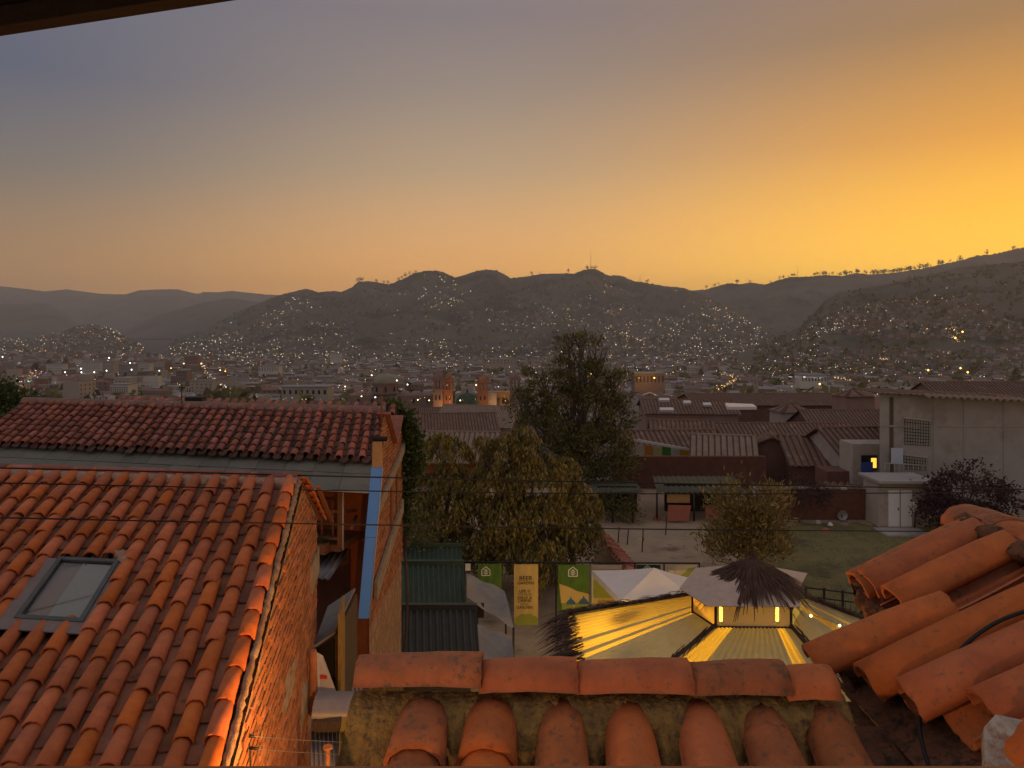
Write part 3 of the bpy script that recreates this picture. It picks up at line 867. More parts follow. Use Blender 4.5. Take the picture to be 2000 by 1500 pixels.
# M-shaped brick gable on the right
gx = -2.66
prof = [(14.4, 8.05), (14.9, 8.40), (16.15, 9.20), (17.25, 8.42), (18.05, 8.92), (18.6, 8.55)]
gm = MB().poly([(gx, 14.4, 0)] + [(gx, 18.6, 0)] + [(gx, y, z) for y, z in reversed(prof)])
gm.poly([(gx, 18.6, 0), (gx - 5, 18.6, 0), (gx - 5, 18.6, 8.55), (gx, 18.6, 8.55)])
gableB = gm.build('gable_wall', m_brickwall, houseB)
bw = MB(); z = 5.4; k = 0; rr = random.Random(77)
while z < 9.2:
    y = 14.42 - (.12 if k % 2 else 0)
    while y < 18.5:
        if y > 14.4 and interp(prof, y + .11) - z > .09:
            bw.box((gx + .002 + rr.uniform(-.004, .008), y + .115, z + .04), (.03, .222, .066))
        y += .24
    z += .085; k += 1
tag(bw.build('brickwork', m_brick_s, houseB), kind='stuff')
MB().slab([(gx + .03, 14.9, 7.55), (gx + .03, 18.6, 8.25), (gx + .03, 18.6, 8.02), (gx + .03, 14.9, 7.32)], .06).build('concrete_band', m_conc, houseB)
MB().slab([(gx + .04, 14.7, 6.15), (gx + .04, 18.3, 6.95), (gx + .04, 18.3, 6.65), (gx + .04, 14.7, 5.8)], .06).build('concrete_band', m_conc, houseB)
for y in (16.9, 17.7):
    MB().box((gx + .03, y, 7.2), (.04, .28, 1.0)).build('gable_window', m_timber, houseB)
for (y0, z0), (y1, z1) in (((16.15, 9.24), (17.25, 8.46)), ((17.25, 8.46), (18.05, 8.96))):
    MB().slab([(gx + .12, y0, z0), (gx + .12, y1, z1), (gx - .16, y1, z1), (gx - .16, y0, z0)], .05).build('verge_cap', m_tile_b, houseB)
MB().tube([(gx - .02, 15.9, 9.0), (gx - .02, 15.9, 9.60)], .022, 6).build('corner_pole', m_timber, houseB)
# chimney duct: blue film below, bare above, dark cowl on top
duct = empty('chimney_duct', W(712, 1208, 13.6), 'bright blue rectangular duct standing against the brick gable', 'duct')
m_blue = mat('blue_film', (.12, .36, .92), (.11, .33, .86), scale=5, rough=.45)
m_buff = mat('buff_board', (.48, .29, .12), (.38, .22, .09), scale=6, rough=.8)
a, b, c = W(711, 1205, 13.4), W(737, 912, 13.75), W(737, 864, 13.75)
def beam(p, q, w, d):
    return MB().slab([p + Vector((-w, -d, 0)), p + Vector((w, -d, 0)), p + Vector((w, d, 0)), p + Vector((-w, d, 0))], .001), None
def prism(p, q, w0, w1, d):
    vs = [p + Vector((x * w0, y * d, 0)) for x, y in ((-1, -1), (1, -1), (1, 1), (-1, 1))] + [q + Vector((x * w1, y * d, 0)) for x, y in ((-1, -1), (1, -1), (1, 1), (-1, 1))]
    return MB().add(vs, [(3, 2, 1, 0), (4, 5, 6, 7), (0, 1, 5, 4), (1, 2, 6, 5), (2, 3, 7, 6), (3, 0, 4, 7)])
mid = a.lerp(b, .53)
prism(a, mid, .088, .093, .07).build('lower_panel', m_blue, duct)
prism(mid + Vector((0, 0, .006)), b, .094, .092, .072).build('upper_panel', m_blue, duct)
prism(b + Vector((0, 0, .004)), c, .085, .075, .065).build('top_panel', m_buff, duct)
MB().tube([W(728, 857, 13.7), W(756, 857, 13.7)], .045, 8).build('cowl', m_cable, duct)
MB().tube([a + Vector((.105, -.05, 0)), b + Vector((.105, -.05, 0))], .010, 5).build('edge_strip', m_gutter, duct)
# ------------------------------------------------------------------ alley between the houses
m_tarp = mat('grey_tarp', (.20, .195, .19), (.15, .145, .14), scale=4, rough=.75, bump=.3, bscale=6)
m_board = mat('weathered_boards', (.14, .10, .06), (.07, .055, .04), scale=8, rough=.9, stretch=(8, 8, 1), bump=.5)
m_yellowed = mat('yellow_stained_wall', (.36, .22, .05), (.22, .13, .04), scale=5, rough=.9)
shack = empty('lean_to_shack', Vector((-2.2, 10.8, 0)), 'narrow lean-to shack with a grey sloping canopy in the alley', 'shack')
MB().slab([W(612, 1262, 10.6), W(653, 1234, 10.8), W(693, 1148, 12.6), W(640, 1184, 12.4)], .03).build('canopy', m_tarp, shack)
wa, wb = W(655, 1240, 10.85), W(694, 1160, 12.6)
for i in range(9):
    p, q = wa.lerp(wb, i / 9), wa.lerp(wb, (i + .94) / 9)
    MB().slab([p, q, Vector((q.x, q.y, 4.6)), Vector((p.x, p.y, 4.6))], .03).build('board', m_board, shack)
MB().slab([Vector((wa.x + .08, wa.y - .2, 7.05)), Vector((wb.x + .05, wb.y - 1.2, 7.05)), Vector((wb.x + .05, wb.y - 1.2, 4.2)), Vector((wa.x + .08, wa.y - .2, 4.2))], .04).build('side_wall', m_yellowed, shack)
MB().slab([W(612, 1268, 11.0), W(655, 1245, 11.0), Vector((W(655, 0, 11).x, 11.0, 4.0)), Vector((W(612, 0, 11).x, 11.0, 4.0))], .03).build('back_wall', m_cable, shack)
m_white = mat('white_board', (.55, .52, .48), (.45, .42, .40), scale=5, rough=.7)
bd = empty('leaning_board', W(630, 1330, 10.2), 'white board with a red mark leaning in the alley shack', 'board')
MB().slab([W(618, 1275, 10.3), W(630, 1282, 10.3), W(658, 1358, 10.0), W(620, 1372, 10.0)], .02).build('panel', m_white, bd)
MB().slab([W(625, 1318, 10.12), W(639, 1319, 10.12), W(639, 1326, 10.11), W(625, 1326, 10.11)], .004).build('red_mark', mat('red_mark', (.5, .04, .03)), bd)
low = empty('yard_roof', Vector((-2.0, 9.2, 0)), 'low lean-to roof of mixed corrugated sheets at the alley bottom', 'roof')
MB().box((-1.98, 9.0, 2.6), (1.5, 3.4, 5.2)).build('block', m_brickwall, low)
MB().wave(W(607, 1425, 9.6), W(664, 1425, 9.6) - W(607, 1425, 9.6), W(607, 1520, 8.3) - W(607, 1425, 9.6), 7, .02).build('grey_sheet', m_zinc, low)
m_ysheet = mat('yellow_sheet', (.34, .24, .045), (.26, .17, .04), scale=6, rough=.7)
MB().wave(W(662, 1428, 9.4), W(712, 1428, 9.4) - W(662, 1428, 9.4), W(660, 1520, 8.2) - W(662, 1428, 9.4), 4, .022).build('yellow_sheet', m_ysheet, low)
MB().slab([W(664, 1428, 9.38), W(712, 1428, 9.38), W(712, 1400, 9.55), W(668, 1400, 9.55)], .03).build('yellow_board', m_ysheet, low)
MB().box(W(642, 1412, 9.5), (.30, .2, .12)).build('dark_crate', m_board, low)
MB().wave(W(688, 1345, 10.0), W(712, 1345, 10.0) - W(688, 1345, 10.0), W(690, 1400, 9.6) - W(688, 1345, 10.0), 3, .018).build('pink_sheet', mat('pink_grey_sheet', (.34, .25, .25), (.27, .19, .19), rough=.6), low)
cs = MB(); n = 14; vs = []
for i in range(n + 1):
    t = i / n; ang = math.pi * .75 * t
    for j, (px, D) in enumerate(((618, 9.7), (690, 9.8))):
        c = W(px, 1385, D)
        vs.append(c + Vector((0, -.24 * math.cos(ang) , .20 * math.sin(ang) - .02 * (i % 2))))
cs.add(vs, [(2 * i, 2 * i + 1, 2 * i + 3, 2 * i + 2) for i in range(n)], 0, True)
tag(cs.build('curled_sheet', m_zinc), 'curled corrugated zinc sheet lying in the alley', 'metal sheet')
post = empty('flanged_pipe', W(640, 1500, 7.6), 'short rusty orange pipe with a flanged top in the alley', 'pipe')
m_rust = mat('rusty_pipe', (.42, .19, .07), (.28, .11, .04), scale=20, rough=.8)
MB().tube([W(640, 1560, 7.6), W(640, 1462, 7.6)], .022, 8).build('tube', m_rust, post)
MB().lathe(W(640, 1462, 7.6), [(.0, .0), (.048, .0), (.048, .022), (.0, .022)], 12, smooth=False).build('flange', m_rust, post)
tag(MB().tube([W(610, 1395, 9.9) , W(612, 1300, 9.9), W(611, 1270, 9.9)], .05, 8).build('wall_pipe', m_brick), 'clay pipe running up the corner of the brick gable', 'pipe')
# electric fence stand on the verge of the brick house
ef = empty('fence_post', W(486, 1500, 6.0), 'black electric fence post with insulators at the foot of the gable', 'post')
MB().tube([W(488, 1530, 6.0), W(486, 1470, 6.0), W(479, 1438, 6.0)], .018, 6).build('rod', m_cable, ef)
for px, py in ((484, 1437), (492, 1461)):
    MB().tube([W(px - 6, py, 6.0), W(px + 12, py + 1, 6.0)], .012, 6).build('insulator', m_cable, ef)
MB().tube([W(478, 1442, 6.0), W(440, 1470, 5.8), W(400, 1490, 5.6)], .006, 5).build('lead', m_cable, ef)
MB().box(W(408, 1484, 5.65), (.05, .04, .04)).build('clip', m_cable, ef)
m_thin = mat('thin_wire', (.25, .24, .23), rough=.4, metal=.6)
for i, (y0, y1) in enumerate(((1438, 1452), (1462, 1476))):
    tag(MB().tube([W(492, y0, 6.0), W(560, y0 + 6, 6.6), W(706, y1, 7.4)], .0025, 4).build('fence_wire', m_thin), ['upper thin fence wire crossing the alley bottom', 'lower thin fence wire crossing the alley bottom'][i], 'wire', 'thin fence wires over the alley')

# ------------------------------------------------------------------ three corrugated shed roofs stepping away
m_green = mat('dark_green_sheet', (.050, .078, .050), (.034, .054, .036), scale=5, rough=.6, c3=(.045, .05, .035), s3=5, t3=.66)
m_black = mat('black_green_sheet', (.055, .058, .047), (.038, .041, .033), scale=5, rough=.6, c3=(.05, .05, .04), s3=5, t3=.66)
def shed(px0t, px1t, yt, Dt, px0b, px1b, yb, Db, waves, material, label, cap):
    a, b, c, d = W(px0t, yt, Dt), W(px1t, yt, Dt), W(px1b, yb, Db), W(px0b, yb, Db)
    root = empty('corrugated_shed', Vector(((a.x + b.x) / 2, Dt, 0)), label, 'shed', 'corrugated sheds in a row')
    per = 6; nu = waves * per; vs = []; nv = 2
    for j in range(nv + 1):
        for i in range(nu + 1):
            p = a.lerp(b, i / nu).lerp(d.lerp(c, i / nu), j / nv)
            vs.append(p + Vector((0, 0, .045 * math.cos(2 * math.pi * i / per))))
    fs = [(j * (nu + 1) + i, j * (nu + 1) + i + 1, (j + 1) * (nu + 1) + i + 1, (j + 1) * (nu + 1) + i) for j in range(nv) for i in range(nu)]
    m = MB().add(vs, fs, 0, True)
    m.add([v - Vector((0, 0, .012)) for v in vs], [f[::-1] for f in fs], 0, True)
    m.build('roof', material, root)
    MB().box((a + b) / 2 + Vector((0, 0, .02)), ((b - a).length + .04, .16, cap)).build('ridge_cap', material, root)
    MB().box(((a + c) / 2).to_2d().to_3d() + Vector((0, 0, (c.z - .12) / 2)), ((c - d).length - .2, Dt - Db - .1, c.z - .12)).build('walls', m_board, root)
    return root
shed(712, 930, 1188, 20.5, 706, 938, 1300, 18.7, 17, m_black, 'nearest shed with black corrugated roof behind the ridge tiles', .20)
shed(738, 905, 1101, 26.5, 735, 911, 1184, 25.1, 17, m_green, 'middle shed with dark green corrugated roof', .20)
shed(749, 900, 1068, 29.6, 747, 903, 1098, 28.4, 17, m_green, 'farthest shed with short dark green corrugated roof under the trees', .22)
# ------------------------------------------------------------------ yard
m_dirt = mat('dry_earth', (.36, .27, .185), (.25, .185, .13), scale=.8, rough=.95, bump=.6, bscale=8, c3=(.11, .08, .06), s3=.35, t3=.60, detail=10)
m_lawn = mat('worn_grass', (.19, .155, .06), (.12, .105, .042), scale=.9, rough=.95, bump=.7, bscale=14, c3=(.085, .07, .035), s3=.30, t3=.56, detail=10)
def ragged(x0, x1, y0, y1, z, seed, n=40, amp=.5):
    rr = random.Random(seed); pts = []
    for (ax, ay), (bx, by) in (((x0, y0), (x1, y0)), ((x1, y0), (x1, y1)), ((x1, y1), (x0, y1)), ((x0, y1), (x0, y0))):
        for i in range(n):
            t = i / n
            o_ = rr.uniform(-amp, amp) if i else 0
            pts.append((lerp(ax, bx, t) + (o_ if ax == bx else 0), lerp(ay, by, t) + (o_ if ay == by else 0), z))
    return pts
tag(MB().poly([(-20, 3, .004), (45, 3, .004), (45, 53, .004), (-20, 53, .004)]).build('yard', m_dirt), kind='structure')
lp_ = ragged(11.5, 32, 25, 43.5, .010, 3, 46, .6); nl_ = len(lp_)
tag(MB().add([(21, 34, .010)] + lp_, [(0, 1 + i, 1 + (i + 1) % nl_) for i in range(nl_)]).build('lawn', m_lawn), kind='structure')
gb = MB(); rr = random.Random(4)
for i in range(15000):
    x, y = rr.uniform(9, 32), rr.uniform(26, 44.5)
    if mnoise.noise(Vector((x * .5, y * .5, 2))) < -.1: continue
    if x < 11.5 and rr.random() < .8: continue
    h = rr.uniform(.03, .10); a = rr.uniform(0, 6.3); dx, dy = math.cos(a) * .02, math.sin(a) * .02
    gb.add([(x - dx, y - dy, .01), (x + dx, y + dy, .01), (x + rr.uniform(-.04, .04), y + rr.uniform(-.04, .04), h)], [(0, 1, 2)])
tag(gb.build('grass', mat('grass_blade', (.17, .145, .05), (.11, .105, .035), rough=.8, rand=.3, island=True)), 'short dry grass on the garden lawn', 'grass', kind='stuff')

# ------------------------------------------------------------------ pavilion with lit inside
pav = empty('garden_pavilion', (6.2, 20.5, 0), 'lit garden pavilion with corrugated roof, glazed lantern and thatched cap', 'pavilion')
m_pale_sheet, nt, b = new_mat('translucent_sheet')
N_, L_ = nt.nodes, nt.links
tcn = N_.new('ShaderNodeTexCoord'); nzn = N_.new('ShaderNodeTexNoise'); nzn.inputs['Scale'].default_value = 3; L_.new(tcn.outputs['Object'], nzn.inputs['Vector'])
rpn = N_.new('ShaderNodeValToRGB'); rpn.color_ramp.elements[0].color = (.30, .27, .13, 1); rpn.color_ramp.elements[1].color = (.40, .36, .18, 1); L_.new(nzn.outputs['Fac'], rpn.inputs['Fac'])
L_.new(rpn.outputs['Color'], b.inputs['Base Color']); b.inputs['Roughness'].default_value = .4
trn = N_.new('ShaderNodeBsdfTranslucent'); trn.inputs['Color'].default_value = (.85, .60, .10, 1)
mxn = N_.new('ShaderNodeMixShader'); mxn.inputs[0].default_value = .68
L_.new(b.outputs[0], mxn.inputs[1]); L_.new(trn.outputs[0], mxn.inputs[2]); L_.new(mxn.outputs[0], N_['Material Output'].inputs['Surface'])
m_grey_sheet = mat('grey_green_sheet', (.36, .35, .24), (.29, .285, .20), scale=4, rough=.45, metal=.2, c3=(.2, .2, .16), s3=3, t3=.64)
_nt = m_grey_sheet.node_tree; _b = _nt.nodes['Principled BSDF']; _t = _nt.nodes.new('ShaderNodeBsdfTranslucent'); _t.inputs['Color'].default_value = (.55, .45, .14, 1)
_x = _nt.nodes.new('ShaderNodeMixShader'); _x.inputs[0].default_value = .16
_nt.links.new(_b.outputs[0], _x.inputs[1]); _nt.links.new(_t.outputs[0], _x.inputs[2]); _nt.links.new(_x.outputs[0], _nt.nodes['Material Output'].inputs['Surface'])
m_pole = mat('dark_pole', (.05, .035, .025), (.03, .022, .016), rough=.8, stretch=(6, 6, 1))
m_thatch = mat('old_thatch', (.085, .045, .03), (.045, .026, .02), scale=20, rough=.95, rand=.3, island=True)
ZT, ZE = 3.28, 2.10
top = [W(1398, 1222, 19.95), W(1545, 1230, 19.9), W(1578, 1190, 22.0), W(1362, 1165, 22.4)]
for p in top: p.z = ZT
base = [Vector((1.55, 17.0, ZE)), Vector((8.05, 16.9, ZE)), Vector((11.2, 22.6, ZE)), Vector((1.72, 24.0, ZE))]
names = ['front', 'right', 'rear', 'left']
stripe = [random.Random(17 * q + 3).random() < .30 for q in range(40)]
def fan_sheet(a, b, c, d, waves, mats, per=6, amp=.022, split=None):
    """corrugated face between the lantern edge a-b and the eave d-c; ribs run down the slope"""
    nor = (b - a).cross(d - a).normalized(); nor = nor if nor.z > 0 else -nor
    nu = waves * per; nv = 3; vs = []; ln = (c - d).length
    e = (c - d).normalized()
    down = (d - a) - e * (d - a).dot(e); down_l = down.length
    def clip(s, t):
        return None
    m = MB()
    for i in range(nu + 1):
        s = i / nu
        for j in range(nv + 1):
            t = j / nv
            p = a.lerp(b, s).lerp(d.lerp(c, s), t)
            vs.append(p + nor * amp * math.cos(2 * math.pi * i / per))
    for i in range(nu):
        for j in range(nv):
            k = i * (nv + 1) + j
            mi = split(i / nu) if split else 0
            if mi == 0 and split and stripe[i // per % 40]: mi = 1
            m.add([vs[k], vs[k + 1], vs[k + nv + 2], vs[k + nv + 1]], [(0, 1, 2, 3)], mi, True)
    return m
splits = [lambda s: 0 if s < .22 or s > .80 else 1, lambda s: 1 if (s < .45 or .62 < s < .70) else 0, lambda s: 1, lambda s: 0 if s > .0 and s < .52 else 1]
for k in range(4):
    a, b = top[k], top[(k + 1) % 4]; d, c = base[k], base[(k + 1) % 4]
    if k == 0:
        fan_sheet(a, b, c, d, 20, None, split=splits[0]).build('roof_panel', [m_pale_sheet, m_grey_sheet], pav)
    elif k == 3:
        # ribs of the left face run across it towards the eave on the left
        fan_sheet(a, b, c, d, 26, None, split=lambda s: 0 if s < .50 else (0 if .93 < s < .97 else 1)).build('roof_panel', [m_pale_sheet, m_grey_sheet], pav)
    elif k == 1:
        fan_sheet(a, b, c, d, 26, None, split=lambda s: 0 if (s > .60 and s < .85) else 1).build('roof_panel', [m_pale_sheet, m_grey_sheet], pav)
    else:
        fan_sheet(a, b, c, d, 22, None).build('roof_panel', [m_grey_sheet], pav)
rr = random.Random(6)
def straw(mb, p, d, L, w, n=1):
    d = d.normalized(); s = d.cross(Vector((0, 0, 1))); s = s.normalized() if s.length > .01 else Vector((1, 0, 0))
    q = p + d * L + Vector((0, 0, -.12 * L)); m_ = p + d * L * .5
    u_ = Vector((0, 0, w * .5))
    mb.add([p - s * w, p + s * w, m_ + s * w * .9 + u_, m_ - s * w * .9 + u_, q + s * w * .25, q - s * w * .25], [(0, 1, 2, 3), (3, 2, 4, 5)])
for k in range(4):
    MB().tube([top[k] + Vector((0, 0, .05)), base[k] + Vector((0, 0, .05))], .05, 6).build('hip_pole', m_pole, pav)
# thatch left along hips and the left eave
th = MB()
for i in range(520):
    t = rr.random(); p = base[3].lerp(base[0], t) + Vector((rr.uniform(-.1, .35), 0, rr.uniform(.02, .14)))
    straw(th, p, Vector((-1, rr.uniform(-.5, .1), -.25)), rr.uniform(.5, 1.15), rr.uniform(.012, .03))
for i in range(190):
    t = rr.random(); p = top[3].lerp(base[3], t) + Vector((rr.uniform(-.1, .1), rr.uniform(-.15, .15), rr.uniform(.06, .13)))
    straw(th, p, Vector((-1, rr.uniform(-.5, .5), -.1)), rr.uniform(.25, .6), rr.uniform(.01, .025))
for i in range(150):
    t = rr.random() ** .8; p = top[0].lerp(base[0], t) + Vector((rr.uniform(-.1, .1), 0, .1))
    straw(th, p, Vector((-.7, -1 + rr.uniform(-.4, .4), -.2)), rr.uniform(.25, .6), rr.uniform(.008, .02))
for i in range(170):
    t = rr.random(); p = top[1].lerp(base[1], t) + Vector((rr.uniform(-.06, .1), 0, .09))
    straw(th, p, Vector((.3, -1 + rr.uniform(-.4, .4), -.25)), rr.uniform(.15, .35), rr.uniform(.01, .025))
for i in range(300):
    t = rr.random(); p = top[2].lerp(base[2], t) + Vector((0, rr.uniform(-.1, .2), .07))
    straw(th, p, Vector((rr.uniform(.2, 1), rr.uniform(-.5, 1), -.1)), rr.uniform(.2, .5), rr.uniform(.012, .03))
tag(th.build('thatch_remnant', m_thatch, pav), kind='stuff')
# lantern: glazed hexagonal drum
lc = (top[0] + top[1] + top[2] + top[3]) / 4
lan = [top[0], top[1], Vector((top[1].x + .34, top[1].y + 1.0, ZT)), top[2] + Vector((-.25, .1, 0)), top[3] + Vector((.25, .1, 0)), Vector((top[0].x - .34, top[0].y + 1.1, ZT))]
LH = .58
m_lglass, nt, b = new_mat('amber_polycarbonate')
b.inputs['Base Color'].default_value = (.80, .66, .38, 1); b.inputs['Roughness'].default_value = .35
trn = nt.nodes.new('ShaderNodeBsdfTranslucent'); trn.inputs['Color'].default_value = (.9, .72, .36, 1)
mxn = nt.nodes.new('ShaderNodeMixShader'); mxn.inputs[0].default_value = .75
nt.links.new(b.outputs[0], mxn.inputs[1]); nt.links.new(trn.outputs[0], mxn.inputs[2]); nt.links.new(mxn.outputs[0], nt.nodes['Material Output'].inputs['Surface'])
m_lclear, nt, b = new_mat('old_clear_pane')
b.inputs['Base Color'].default_value = (.82, .72, .50, 1); b.inputs['Roughness'].default_value = .2
tpn = nt.nodes.new('ShaderNodeBsdfTransparent'); tpn.inputs['Color'].default_value = (.9, .8, .55, 1)
mxn = nt.nodes.new('ShaderNodeMixShader'); mxn.inputs[0].default_value = .62
nt.links.new(b.outputs[0], mxn.inputs[1]); nt.links.new(tpn.outputs[0], mxn.inputs[2]); nt.links.new(mxn.outputs[0], nt.nodes['Material Output'].inputs['Surface'])
lant = MB()
for k in range(6):
    lant.tube([lan[k] + Vector((0, 0, -.05)), lan[k] + Vector((0, 0, LH))], .035, 6)
    for h in (.0, LH): lant.tube([lan[k] + Vector((0, 0, h)), lan[(k + 1) % 6] + Vector((0, 0, h))], .028, 6)
lantern = lant.build('lantern', m_pole, pav)
for k in range(6):
    a, b = lan[k], lan[(k + 1) % 6]
    MB().slab([a + Vector((0, 0, .02)), b + Vector((0, 0, .02)), b + Vector((0, 0, LH - .02)), a + Vector((0, 0, LH - .02))], .008).build('pane', m_lclear if k == 0 else m_lglass, lantern)
m_lroof = mat('lantern_canvas', (.50, .40, .33), (.40, .31, .26), scale=4, rough=.7)
apex = lc + Vector((0, 0, LH + .72))
ov = [lc.to_2d().to_3d() + (p.to_2d().to_3d() - lc.to_2d().to_3d()) * 1.22 + Vector((0, 0, ZT + LH + .05)) for p in lan]
for k in range(6):
    MB().slab([apex, ov[k], ov[(k + 1) % 6]], .03).build('lantern_roof', m_lroof, lantern)
th = MB()
for i in range(900):
    ang = rr.uniform(0, 2 * math.pi) if i % 2 else rr.uniform(0, 6.3); k = rr.choice([0, 0, .15, .3, .45, .6])
    d = Vector((math.cos(ang), math.sin(ang), -.48))
    p = apex + Vector((math.cos(ang) * (.05 + k * 1.6), math.sin(ang) * (.05 + k * 1.6), .16 - k * .90))
    straw(th, p, d, rr.uniform(.45, 1.1), rr.uniform(.010, .028))
th.lathe(apex, [(.32, -.12), (.20, .04), (.09, .16), (.06, .34), (.0, .42)], 12)
th.build('thatched_cap', m_thatch, pav)
for k in range(4): MB().tube([(base[k].x, base[k].y, 0), (base[k].x, base[k].y, ZE)], .07, 6).build('post', m_pole, pav)
MB().poly([(p.x, p.y, .02) for p in base]).build('floor', m_board, pav)
for k in range(3):      # the bar counter under the roof
    pass
MB().box((5.5, 21.0, .55), (3.0, .6, 1.1)).build('counter', m_board, pav)
m_warm = emit('warm_lamp_glass', (1.0, .68, .20), 9.0)
for i, (x, y, z) in enumerate([(3.3, 22.4, 1.35), (6.3, 20.9, 2.75), (8.8, 21.2, 1.35), (3.0, 20.0, 1.3), (7.4, 18.8, 1.35), (4.2, 18.4, 1.35)]):
    lp = empty('pendant_lamp', (x, y, z), ['warm pendant lamp glowing under the left roof panel', 'warm pendant lamp glowing inside the glazed lantern', 'warm pendant lamp glowing under the right roof panel', 'warm pendant lamp near the thatched left eave', 'warm pendant lamp near the right front hip', 'warm pendant lamp under the front roof panel'][i], 'lamp', 'lamps inside the pavilion')
    MB().lathe((x, y, z), [(0, -.06), (.05, -.04), (.07, 0), (.05, .05), (.02, .09)], 12).build('globe', m_warm, lp)
    MB().tube([(x, y, z + .09), (x, y, z + .32)], .006, 4).build('flex', m_cable, lp)
PAV_LAMPS = [(3.3, 22.4, 1.35), (6.3, 20.9, 2.75), (8.8, 21.2, 1.35), (3.0, 20.0, 1.3), (7.4, 18.8, 1.35), (4.2, 18.4, 1.35)]
for px in (1408, 1518):
    MB().tube([W(px, 1186, 20.6), W(px, 1213, 20.6)], .045, 8).build('tube_lamp', m_warm, lantern)
# string of bulbs over the right panel
sl = empty('string_lights', W(1655, 1230, 21.5), 'string of small warm bulbs along the right pavilion eave', 'string lights')
bulbs = [(1584, 1203), (1640, 1222), (1658, 1231), (1708, 1249), (1726, 1252)]
sp = []
for i, (px, py) in enumerate(bulbs):
    p = W(px, py, 21.0 + .1 * i); sp.append(p)
    MB().lathe(p, [(0, -.035), (.03, -.015), (.035, .01), (.015, .04)], 8).build('bulb', m_warm, sl)
MB().tube([p + Vector((0, 0, .04)) for p in sp], .005, 4).build('cord', m_cable, sl)

# ------------------------------------------------------------------ white tent
tent = empty('party_tent', (4.6, 26.6, 0), 'white pyramid tent between the banners and the pavilion', 'tent')
m_canvas = mat('white_canvas', (.74, .66, .60), (.68, .60, .55), scale=2, rough=.7, bump=.2, bscale=5)
tc = [W(1157, 1114, 28.3), W(1213, 1172, 25.2), W(1362, 1166, 25.5), W(1360, 1136, 27.3)]
tz = 2.12
for p in tc: p.z = tz
ta = W(1278, 1109, 26.6)
for k in range(4):
    a, b = tc[k], tc[(k + 1) % 4]; n = 8; vs = []
    for j in range(n + 1):
        for i in range(n + 1):
            p = ta.lerp(a.lerp(b, i / n), j / n)
            sag = -.09 * math.sin(math.pi * j / n) * (.35 + .65 * math.sin(math.pi * i / n))
            vs.append(p + Vector((0, 0, sag)))
    MB().add(vs, [(j * (n + 1) + i, (j + 1) * (n + 1) + i, (j + 1) * (n + 1) + i + 1, j * (n + 1) + i + 1) for j in range(n) for i in range(n)], 0, True).build('roof_panel', m_canvas, tent)
    MB().slab([a, b, b - Vector((0, 0, .22)), a - Vector((0, 0, .22))], .006).build('valance', m_canvas, tent)
    MB().tube([(a.x, a.y, 0), a], .03, 6).build('leg', m_gutter, tent)

# ------------------------------------------------------------------ banners on their rail
def text_mesh(txt, size, material, name='lettering'):
    cu = bpy.data.curves.new(name, 'FONT'); cu.body = txt; cu.size = size; cu.align_x = 'CENTER'; cu.align_y = 'CENTER'
    cu.resolution_u = 2; cu.extrude = .002
    t = bpy.data.objects.new(name, cu); COL.objects.link(t)
    dg = bpy.context.evaluated_depsgraph_get()
    me = bpy.data.meshes.new_from_object(t.evaluated_get(dg))
    bpy.data.objects.remove(t); bpy.data.curves.remove(cu)
    me.materials.clear(); me.materials.append(material)
    return me
BD = 28.6
def bw_(px, py, o=0.0): return W(px, py, BD - o)
rail = empty('banner_rail', (bw_(1135, 1100).x, BD, 0), 'black pipe frame that carries the garden banners', 'frame')
MB().tube([bw_(905, 1098), bw_(1366, 1100)], .03, 6).build('top_rail', m_cable, rail)
for px in (907, 1086, 1240, 1297, 1366):
    p = bw_(px, 1099); MB().tube([(p.x, p.y, 0), p], .028, 6).build('post', m_cable, rail)
MB().tube([bw_(905, 1222), bw_(1240, 1222)], .02, 6).build('lower_rail', m_cable, rail)
m_bgreen = mat('banner_green', (.055, .12, .018), (.10, .19, .03), scale=2.2, rough=.7, stretch=(4, 1, 1))
m_bsand = mat('banner_sand', (.60, .42, .15), (.54, .38, .14), scale=1.5, rough=.7)
m_blime = mat('banner_lime', (.30, .32, .06), (.24, .27, .05), scale=2, rough=.7)
m_bcream = mat('banner_cream', (.52, .45, .33), (.46, .40, .28), scale=2, rough=.7)
m_bdark = mat('banner_dark_green', (.02, .05, .03), rough=.7)
m_bblue = mat('banner_blue', (.03, .10, .22), (.05, .15, .30), scale=4, rough=.7)
m_ink = mat('banner_ink', (.05, .045, .03), rough=.7)
m_wht = mat('banner_white', (.75, .75, .68), rough=.7)
def banner(px0, px1, y0, y1, material, label, prints, waves=3, name='banner'):
    root = empty(name, bw_((px0 + px1) / 2, y1), label, 'banner', 'banners hung on the garden rail')
    n, m_ = 14, 8; vs = []
    for j in range(m_ + 1):
        for i in range(n + 1):
            p = bw_(lerp(px0, px1, i / n), lerp(y0, y1, j / m_))
            vs.append(p + Vector((0, .015 * math.sin(i / n * waves * 6.28 + j * .4), 0)))
    MB().add(vs, [(j * (n + 1) + i, (j + 1) * (n + 1) + i, (j + 1) * (n + 1) + i + 1, j * (n + 1) + i + 1) for j in range(m_) for i in range(n)], 0, True).build('cloth', material, root)
    for pts, mt, nm in prints:
        MB().poly([bw_(x, y, .03) for x, y in pts]).build(nm, mt, root)
    return root
def words(root, px, py, txt, h, material):
    me = text_mesh(txt, h * BD / F * 1.35, material)
    p = bw_(px, py, .036)
    place('lettering', me, root, frame(p, Vector((1, 0, 0)), Vector((0, 0, 1)), Vector((0, -1, 0))))
